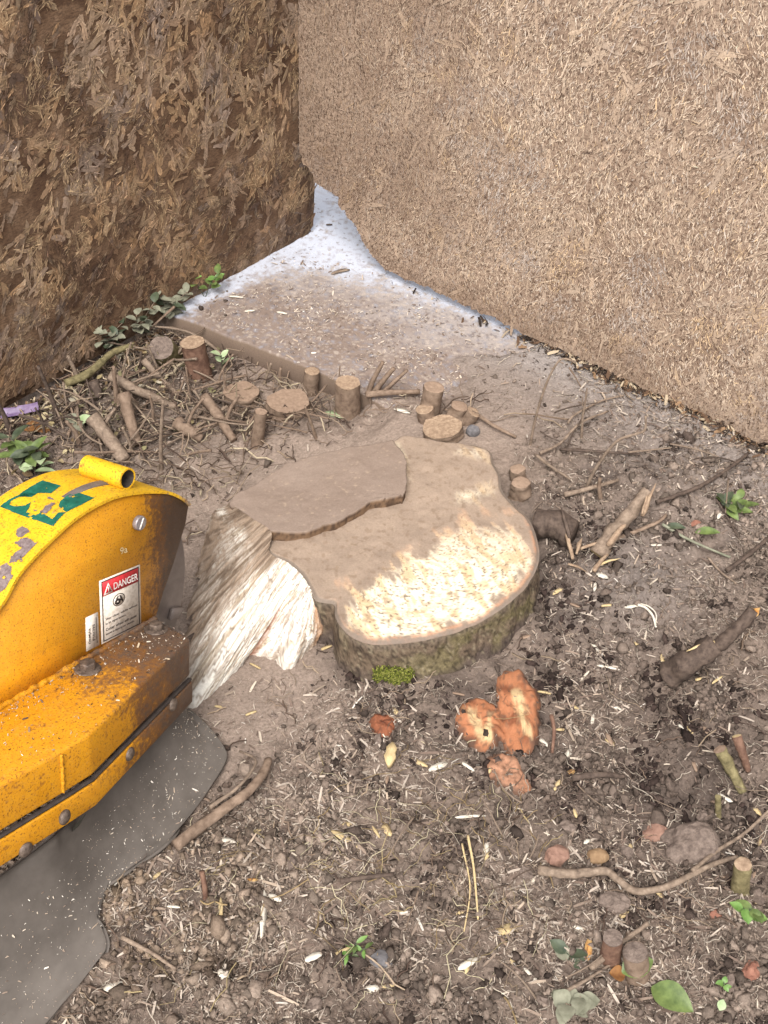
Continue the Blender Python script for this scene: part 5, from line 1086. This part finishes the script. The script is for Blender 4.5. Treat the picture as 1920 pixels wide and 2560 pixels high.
LM = [(480, 900, 'the reddish sawn stub'), (868, 1000, 'the thick ringed stub'), (722, 1010, 'the flat mud-coated stub'), (650, 1080, 'the grey-tan upright stem'), (330, 975, 'the pale-ended branch'), (270, 1110, 'the stout branch by the hood tube'), (100, 1150, 'the dark green weed'), (120, 980, 'the pale leaf litter'), (402, 1090, 'the straight thin stem at the hood rim'), (505, 1105, 'the dark slanting branch'),
      (340, 870, 'the dusty ivy'), (605, 980, 'the low mud-coated stub'), (1300, 1200, 'the rounded stubs'), (1360, 1000, 'the arching twig'), (1600, 1090, 'the hooped twig'), (1560, 1320, 'the splintered branch'), (1720, 1350, 'the green stalk'), (1840, 1280, 'the trailing green weed'), (1850, 1400, 'the dark slanting twig at the frame edge'), (1720, 1660, 'the grey split log'), (1610, 1530, 'the white torn shaving'),
      (661, 2280, 'the long white sliver'), (976, 1893, 'the pale yellow wood block'), (890, 2395, 'the green sprout patch'), (1230, 1800, 'the orange root patch'), (1400, 1940, 'the dark twig by the root patch'), (600, 2010, 'the mossy branch'), (1180, 2180, 'the straw stalks'), (1530, 2190, 'the gnarled root'), (1530, 2360, 'the reddish-brown stub'), (1620, 2475, 'the glossy green leaf'), (1840, 1910, 'the pair of lichened stubs'),
      (1720, 2120, 'the large clod'), (1855, 2300, 'the green weed at right'), (1268, 2330, 'the pale square block'), (295, 2470, 'the lower left white chip'), (930, 2475, 'the white chip at the bottom edge'), (1450, 2530, 'the dusty round-leaved weed'), (960, 1700, 'the moss on the stump'), (865, 2100, 'the long cream chip'), (1878, 2430, 'the red brick fragment'), (500, 2210, 'the brown stem stub')]
LMW = np.array([gt(a, b)[:2] for a, b, _ in LM])
def near(x, y):
    d = np.hypot(LMW[:, 0]-x, LMW[:, 1]-y); i = int(np.argmin(d)); dx, dy = x-LMW[i, 0], y-LMW[i, 1]
    side = ('right of ' if dx > 0 else 'left of ') if abs(dx) > abs(dy) else ('behind ' if dy > 0 else 'in front of ')
    return side+LM[i][2]
def size_word(v, lo, hi, words=('short', 'medium', 'long')): return words[0 if v < lo+(hi-lo)*.33 else (1 if v < lo+(hi-lo)*.67 else 2)]
USED = set()
# many more countable twigs, copies of a few bent shapes
proto = []
for k in range(7):
    P = [np.array([t_-.5, .1*math.sin(k+t_*3.1), .03*math.sin(2*t_+k)]) for t_ in np.linspace(0, 1, 5)]
    V, f = tube(np.array(P), [.022, .012], 6, 14, .3, k*3.1); proto.append(mesh_np('dry_twig', V, f, smooth=True)); proto[-1].materials.append(MAT[('twig', 'twigdark', 'mudbark')[k % 3]])
def twigs(n, poly, label, group, l0, l1):
    poly = [pm(*q) for q in poly]; xs, ys = [p[0] for p in poly], [p[1] for p in poly]; k = 0
    while k < n:
        x, y = random.uniform(min(xs), max(xs)), random.uniform(min(ys), max(ys))
        if not (inpoly(np.array([x]), np.array([y]), poly)[0] and free(np.array([x]), np.array([y]))[0]): continue
        ki = random.randrange(7); s_ = random.uniform(l0, l1); tries = tries+1 if k else 0
        lb = size_word(s_, l0, l1)+' '+('grey-brown', 'dark', 'muddy')[ki % 3]+' twig lying '+near(x, y)
        if lb in USED and tries < 6000: continue
        USED.add(lb); o = bpy.data.objects.new('dry_twig', proto[ki]); COL.objects.link(o); k += 1
        o.scale = (s_, s_*random.uniform(.7, 1.2), s_); o.location = (x, y, float(zg(x, y))+random.uniform(.004, .035)*min(1, s_/.1))
        o.rotation_euler = (random.uniform(0, 6), random.gauss(0, .28), random.uniform(0, 6.28)); tag(o, lb, 'twig', group)
twigs(95, [(20, 1130), (60, 930), (420, 830), (520, 900), (640, 1050), (560, 1130), (330, 1180)], 'dry brown twig tangled among cut stems in the rubble behind the yellow hood', 'dry twigs in the hedge rubble', .06, .2)
twigs(28, [(560, 960), (830, 1020), (860, 1060), (700, 1110), (560, 1090)], 'thin muddy twig between the flat stubs and the stump step', 'twigs behind the stump step', .05, .15)
twigs(24, [(1240, 1040), (1500, 980), (1850, 1150), (1900, 1400), (1400, 1240)], 'thin dry twig on the pale-flecked soil right of the stump', 'twigs right of the stump', .04, .13)
twigs(40, [(480, 2150), (1100, 1950), (1900, 1950), (1900, 2540), (300, 2540)], 'short dry twig lying on the churned soil in the foreground', 'twigs in the foreground soil', .03, .09)

# wood chips one can pick out
def chip(label, px, py, length, width, ang, mat='whitechip', lift_=.004, th=.0025, curl=.15, group='larger wood chips on the soil', name='wood_chip', tiltup=0.0):
    g_ = gt(px, py); d = np.linalg.norm(g_-CAMP); L, W = length*d/F*1.1, width*d/F; n = 9; t = np.linspace(-.5, .5, n)
    w_ = W*.5*np.array([.25, .7, .95, 1, .9, 1, .85, .6, .15])*RNG.uniform(.8, 1.15, n); zc = curl*L*(.25-t*t)
    rows = np.stack([np.stack([t*L, -w_, zc], 1), np.stack([t*L, w_, zc+.0006], 1), np.stack([t*L, w_*.85, zc-th], 1), np.stack([t*L, -w_*.85, zc-th], 1)], 0)
    V = rows.transpose(1, 0, 2).reshape(-1, 3); f = grid_faces(n, 4, True).tolist()+[[0, 3, 2, 1], [4*n-4, 4*n-3, 4*n-2, 4*n-1]]
    o = link(name, mesh_np(name, V, f), mat); o.location = (g_[0], g_[1], g_[2]+lift_+abs(math.sin(tiltup))*L*.45); o.rotation_euler = (random.gauss(0, .2), -tiltup, math.radians(ang)); return tag(o, label, 'wood chip', group)
chip('long bright white sliver standing out in the lower middle soil', 661, 2280, 125, 17, 90, lift_=.006, curl=.03)
chip('thin pale sliver left of the long white sliver', 553, 2285, 70, 11, 97, 'creamchip', curl=.05)
chip('small white chip touching the top of the long white sliver', 688, 2248, 32, 13, -25)
chip('pale yellow wood block below the faint reddish root patch', 976, 1893, 60, 28, 80, 'creamchip', th=.012, lift_=.012, curl=.03)
e = chip('white torn shaving with two curling tails on the smooth soil at right', 1582, 1510, 36, 20, 10, th=.003)
def tail(pts, w_, parent):
    P = [G(a, b, gt(a, b)[2]+.006) for a, b in pts]; d = np.linalg.norm(P[0]-CAMP); V, f = tube(P, [w_/2*d/F, w_/3*d/F], 5, 14, .2); o = link('tail', mesh_np('tail', V, f), 'whitechip', parent)
    o.matrix_parent_inverse = (Matrix.Translation(parent.location) @ parent.rotation_euler.to_matrix().to_4x4()).inverted()
tail([(1595, 1512), (1615, 1520), (1632, 1540), (1640, 1568)], 8, e); tail([(1595, 1508), (1622, 1516), (1640, 1535), (1638, 1565)], 4, e)
for lb, a in [('cream chip right of the pale yellow wood block', (1045, 1910, 46, 13, -25)), ('white chip farthest right below the stump front', (1170, 1920, 34, 9, -40)), ('white forked chip left of the orange root patch', (1095, 1920, 46, 17, 25)), ('white chip pointing at the orange root patch from the right', (1420, 1888, 42, 13, 50)),
    ('thin white chip right of the orange root patch, by the small hollow', (1360, 1860, 30, 10, -50)), ('white chip just right of the stump rim, beside the splintered branch', (1505, 1442, 28, 13, -30)), ('cream chip on dark soil right of the stump wall', (1395, 1480, 34, 11, 40)), ('white upright chip by the splintered branch foot', (1487, 1470, 26, 9, 75)),
    ('white chip near the pair of lichened stubs', (1705, 1825, 28, 8, -60)), ('white chip beneath the dark thin stub', (1810, 2000, 40, 10, -35)), ('curled white chip in the grey soil right of the stump foot', (1490, 1620, 44, 8, -60)), ('thin white curl below the curled white chip', (1520, 1672, 50, 7, -15)),
    ('white chip at the lower left near the skirt edge', (295, 2470, 56, 20, 10)), ('white chip right of the lower left one', (560, 2440, 30, 20, -40)), ('cream chip left of the green sprout patch', (850, 2385, 62, 9, 30)), ('broad cream chip under the green sprout patch', (785, 2395, 40, 17, 25)),
    ('pale square wood block in the lower right soil', (1268, 2330, 40, 34, 20)), ('flat pale chip at the frame bottom, left of the dusty leaves', (1170, 2412, 50, 15, 30)), ('white chip left of the frame bottom centre', (930, 2475, 30, 18, 5)), ('cream long chip below the straw', (865, 2100, 78, 17, -35)),
    ('pale chip beside the long cream chip', (968, 2078, 32, 22, -60)), ('white splinter on the straw', (1175, 2045, 70, 7, 4)), ('white chip below the mossy branch', (575, 2105, 36, 13, -10)), ('white bundle of slivers above the reddish-brown stub', (1440, 2322, 44, 11, -20)),
    ('white sliver at the frame bottom, lower right of the pale block', (1330, 2445, 50, 8, -50)), ('white chip on the slab near the corner', (590, 745, 34, 6, -10)), ('white chip on the slab left part', (625, 780, 24, 6, 10)), ('curved pale chip in the middle of the slab', (705, 785, 26, 7, -20)),
    ('white flake before the forked stub', (1005, 1030, 40, 14, -25)), ('pale green-white flake at the foot of the ringed stub', (840, 1040, 52, 20, -22)), ('orange bark chip in the lower soil', (625, 2205, 34, 12, 10)), ('yellow chip at the foot of the reddish-brown stub', (1470, 2375, 56, 17, 75)),
    ('orange flake above the gnarled root', (1425, 1935, 30, 20, 40)), ('white chip close to the right frame edge by the dark twig', (1800, 1285, 30, 10, 60)), ('white chip beside the drop of the hooped twig', (1640, 1365, 24, 10, 0)), ('pale chip below the green weed at right', (1560, 2290, 26, 12, 30))]:
    m_ = 'orangeend' if lb.startswith('orange') or lb.startswith('yellow') else ('leafpale' if 'green-white' in lb else ('creamchip' if lb.startswith('cream') or lb.startswith('pale') else 'whitechip'))
    chip(lb, *a, mat=m_)
chip('curved brown bark curl lying on the clean slab', 852, 682, 44, 12, 25, 'twig', curl=.25, group='bark curls on the slab', name='bark_curl')
chip('tiny dark bark scrap high in the clean slab corner', 823, 564, 14, 7, 0, 'twigdark', group='bark curls on the slab', name='bark_curl')
# bulk of middling chips as single things
for k in range(60):
    while True:
        px, py = random.uniform(300, 1900), random.uniform(1500, 2540); g_ = gt(px, py)
        cl, cm = random.uniform(16, 34), random.choice(['whitechip', 'creamchip', 'creamchip', 'mudend'])
        lb = size_word(cl, 16, 34, ('tiny', 'small', 'larger'))+' '+{'whitechip': 'white', 'creamchip': 'cream', 'mudend': 'brownish'}[cm]+' chip on the soil '+near(g_[0], g_[1])
        if free(g_[:1], g_[1:2])[0] and lb not in USED: break
    USED.add(lb); chip(lb, px, py, cl, random.uniform(6, 12), random.uniform(0, 180), cm, group='small pale chips in front of the stump')
# stones and clods
def lump(name, label, cat, px, py, w_, hgt, mat, group=None, ang=0, sharp=.25, sub=3):
    g_ = gt(px, py); d = np.linalg.norm(g_-CAMP); r_ = w_/2*d/F; bm = bmesh.new(); bmesh.ops.create_icosphere(bm, subdivisions=sub, radius=1)
    sd = random.random()*90
    for v in bm.verts:
        c = v.co; k = 1+sharp*2*(float(fbm(c.x*1.3+sd, c.y*1.3, c.z*1.3, 3))-.5); k += .12*(round(float(vn(c.x*1.5+sd, c.y*1.5, c.z*1.5))*3)/3-.5)*sharp*4; v.co = Vector((c.x*r_*k, c.y*r_*.8*k, c.z*r_*hgt*k))
    me = bpy.data.meshes.new(name); bm.to_mesh(me); bm.free(); o = link(name, me, mat); o.location = (g_[0], g_[1], g_[2]+r_*hgt*.35); o.rotation_euler = (random.uniform(-.3, .3), random.uniform(-.3, .3), ang); return tag(o, label, cat, group)
GS = 'stones lying in the lower right soil'
lump('stone', 'angular reddish stone above the gnarled root, left one', 'stone', 1392, 2142, 62, .6, 'stone_red', GS, .4, .35)
lump('stone', 'round tan stone above the gnarled root', 'stone', 1492, 2148, 54, .8, 'stone_tan', GS, 0, .15)
lump('stone', 'pinkish flat stone beside the grey soil clod', 'stone', 1638, 2085, 60, .5, 'stone_red', GS, -.5, .4)
lump('brick_fragment', 'red brick fragment near the right frame edge', 'brick', 1878, 2430, 48, .7, 'brick', None, .8, .4)
lump('brick_fragment', 'small red brick crumb left of the green weed at right', 'brick', 1788, 2290, 30, .6, 'brick', None, .2, .4)
lump('brick_fragment', 'tiny red crumb on the grey soil right of the splintered branch', 'brick', 1740, 1310, 26, .4, 'brick', None, .2, .3)
lump('soil_clod', 'large grey-brown soil clod right of the round tan stone', 'soil clod', 1722, 2120, 135, .65, 'clod', None, 0, .3, 4)
lump('soil_clod', 'brown soil clod below the gnarled root bend', 'soil clod', 1530, 2262, 70, .7, 'clod', None, 0, .35, 4)
lump('stone', 'blue-grey stone touching the back right of the stump', 'stone', 1182, 1082, 36, .9, 'stone_grey', None, 0, .2)
lump('stone', 'grey flat stone in the lower centre by the green sprout patch', 'stone', 955, 2400, 56, .4, 'stone_grey', None, 0, .25)
for k in range(26):
    while True:
        px, py = random.uniform(650, 1900), random.uniform(1560, 2540); g_ = gt(px, py)
        cw = random.uniform(18, 46); lb = size_word(cw, 18, 46, ('tiny', 'small', 'thumb-sized'))+' brown soil clod '+near(g_[0], g_[1])
        if free(g_[:1], g_[1:2])[0] and lb not in USED: break
    USED.add(lb); lump('soil_clod', lb, 'soil clod', px, py, cw, .7, 'clod', 'small clods in front of the stump', random.uniform(0, 6), .6, 2)

# plants
def leaf(parent, p, d, L, W, mat, curl=.35, roll=0.0):
    V, f = leafmesh(L, W, curl); d = nrm(d); s_ = nrm(np.cross((0, 0, 1), d)+1e-6); u_ = np.cross(d, s_); s2 = s_*math.cos(roll)+u_*math.sin(roll); u2 = np.cross(d, s2)
    V = V[:, :1]*d+V[:, 1:2]*s2+V[:, 2:]*u2+np.asarray(p); o = link('leaf', mesh_np('leaf', V, f, smooth=True), mat, parent); return o
def plant(name, label, cat, px, py, n, hpx, L, W, mats, spread=.5, group=None, stems=1, up=.5):
    g_ = gt(px, py); d = np.linalg.norm(g_-CAMP); h = hpx*d/F; L, W = L*d/F, W*d/F; e = empty(name, g_, label, cat, group)
    for s_ in range(stems):
        a = random.uniform(0, 6.28); tp = np.array([math.cos(a)*h*spread, math.sin(a)*h*spread*.6, h*random.uniform(.7, 1.05)])
        V, f = tube([np.array([0, 0, -.004]), tp*.5+[0, 0, h*.12], tp], [.0012, .0008], 5, 10, .1); link('stem', mesh_np('stem', V, f, smooth=True), 'leafdark' if mats[0] != 'leafgrey' else 'twig', e)
        for k in range(n//stems):
            t_ = .35+.65*(k+1)/(n//stems); a2 = k*2.4+random.uniform(-.4, .4)
            p = tp*t_; leaf(e, p, (math.cos(a2), math.sin(a2)*.9, random.uniform(-.2, up)), L*random.uniform(.7, 1.15), W*random.uniform(.8, 1.15), random.choice(mats), roll=random.uniform(-.4, .4))
    return e
plant('seedling', 'small pale green seedling standing in front of the slab edge', 'seedling', 556, 930, 5, 62, 30, 18, ['leafpale'], .05, up=.9)
plant('leafy_sprig', 'bright green sprig at the foot of the dark board', 'plant', 512, 742, 14, 60, 30, 18, ['leafbright', 'leaf'], .8, stems=2)
for lb, px, py in [('dusty grey-green ivy clump nearest the slab corner', 415, 815), ('dusty ivy clump in the middle below the dark board', 340, 855), ('dusty ivy clump left of the others on the dark board', 255, 890)]:
    plant('ivy_clump', lb, 'ivy', px, py, 66, 105, 30, 20, ['leafgrey', 'leafgrey', 'leafgrey', 'leafdark'], .6, 'dusty ivy below the dark board', 9)
plant('weed_plant', 'dark green weed growing behind the yellow hood at left', 'weed', 70, 1150, 22, 60, 52, 26, ['leafdark', 'leaf'], .9, stems=4)
plant('weed_plant', 'pale leaved weed close behind the hood top', 'weed', 100, 1190, 6, 50, 44, 24, ['leafpale'], .6, stems=2)
plant('weed_plant', 'pale leaf pair lying among twigs at left', 'weed', 185, 1065, 4, 16, 50, 30, ['leafpale', 'leafgrey'], .5)
plant('weed_plant', 'green leafy weed low by the right frame edge in the lower soil', 'weed', 1855, 2305, 9, 36, 44, 28, ['leafbright', 'leaf'], .8, stems=3)
plant('weed_plant', 'trailing green weed on the grey soil at the right frame edge', 'weed', 1850, 1285, 16, 30, 44, 24, ['leafdark', 'leaf', 'leafdark'], 1.5, stems=4)
plant('weed_plant', 'small grassy green sprout patch in the lower centre', 'weed', 888, 2395, 12, 40, 28, 10, ['leafbright', 'leaf'], .6, stems=3)
plant('weed_plant', 'dusty round-leaved weed at the bottom edge', 'weed', 1450, 2530, 10, 40, 50, 42, ['leafgrey', 'leafdark', 'leafgrey'], .9, stems=3)
plant('weed_plant', 'tiny green sprig left of the red brick fragment', 'weed', 1812, 2480, 5, 30, 22, 12, ['leafbright'], .5, stems=1)
plant('weed_plant', 'dark grey-green leaves left of the reddish-brown stub', 'weed', 1430, 2400, 5, 22, 48, 34, ['leafdark', 'leafgrey'], .8, stems=2)
def single_leaf(label, px, py, L, W, ang, mat, lift_=.012, tip=.2):
    g_ = gt(px, py); d = np.linalg.norm(g_-CAMP); V, f = leafmesh(L*d/F, W*d/F, .3, .3, 9); o = link('fallen_leaf', mesh_np('fallen_leaf', V, f, smooth=True), mat)
    o.location = (g_[0], g_[1], g_[2]+lift_); o.rotation_euler = (.1, -tip, math.radians(ang)); return tag(o, label, 'leaf', 'single leaves on the soil')
single_leaf('glossy green leaf at the bottom right, the larger and lower one', 1625, 2475, 100, 66, -38, 'leaf')
single_leaf('half brown green leaf just above the larger glossy leaf', 1552, 2440, 78, 56, 18, 'leaf')
single_leaf('brown leaf touching the half green leaf', 1560, 2450, 36, 40, 170, 'leafbrown')
single_leaf('dark green leaf on the twig right of the splintered branch', 1660, 1325, 50, 22, -15, 'leafdark')
single_leaf('second dark green leaf farther along the same twig', 1735, 1340, 58, 26, -10, 'leaf')
single_leaf('orange-brown dead leaf lying behind the hood at far left', 55, 1075, 90, 40, -25, 'leafbrown')
single_leaf('pale bud-like leaf at the bottom right corner', 1795, 2535, 26, 20, 60, 'leafpale')
stick('green_stalk', 'pale green stalk carrying dark leaves right of the splintered branch', 'stalk', [(1655, 1312, .015), (1720, 1350, .012), (1800, 1385, .006), (1825, 1395, .004)], 8, 'leafgrey')
o = link('plastic_scrap', mesh_np('plastic_scrap', (lambda V: V)(np.stack([(np.linspace(-1, 1, 9)[None]*.045+0*np.linspace(-1, 1, 5)[:, None]).ravel(), (np.linspace(-1, 1, 5)[:, None]*.012+0*np.linspace(-1, 1, 9)[None]).ravel(), (fbm(np.arange(45)*.7, 0, 0, 2)*.014)], 1)), grid_faces(5, 9), smooth=True), 'purple')
g_ = gt(55, 1046); o.location = tuple(g_+[0, 0, .02]); o.rotation_euler = (.5, -.1, .25); tag(o, 'crumpled purple plastic scrap in the litter above the hood', 'scrap')
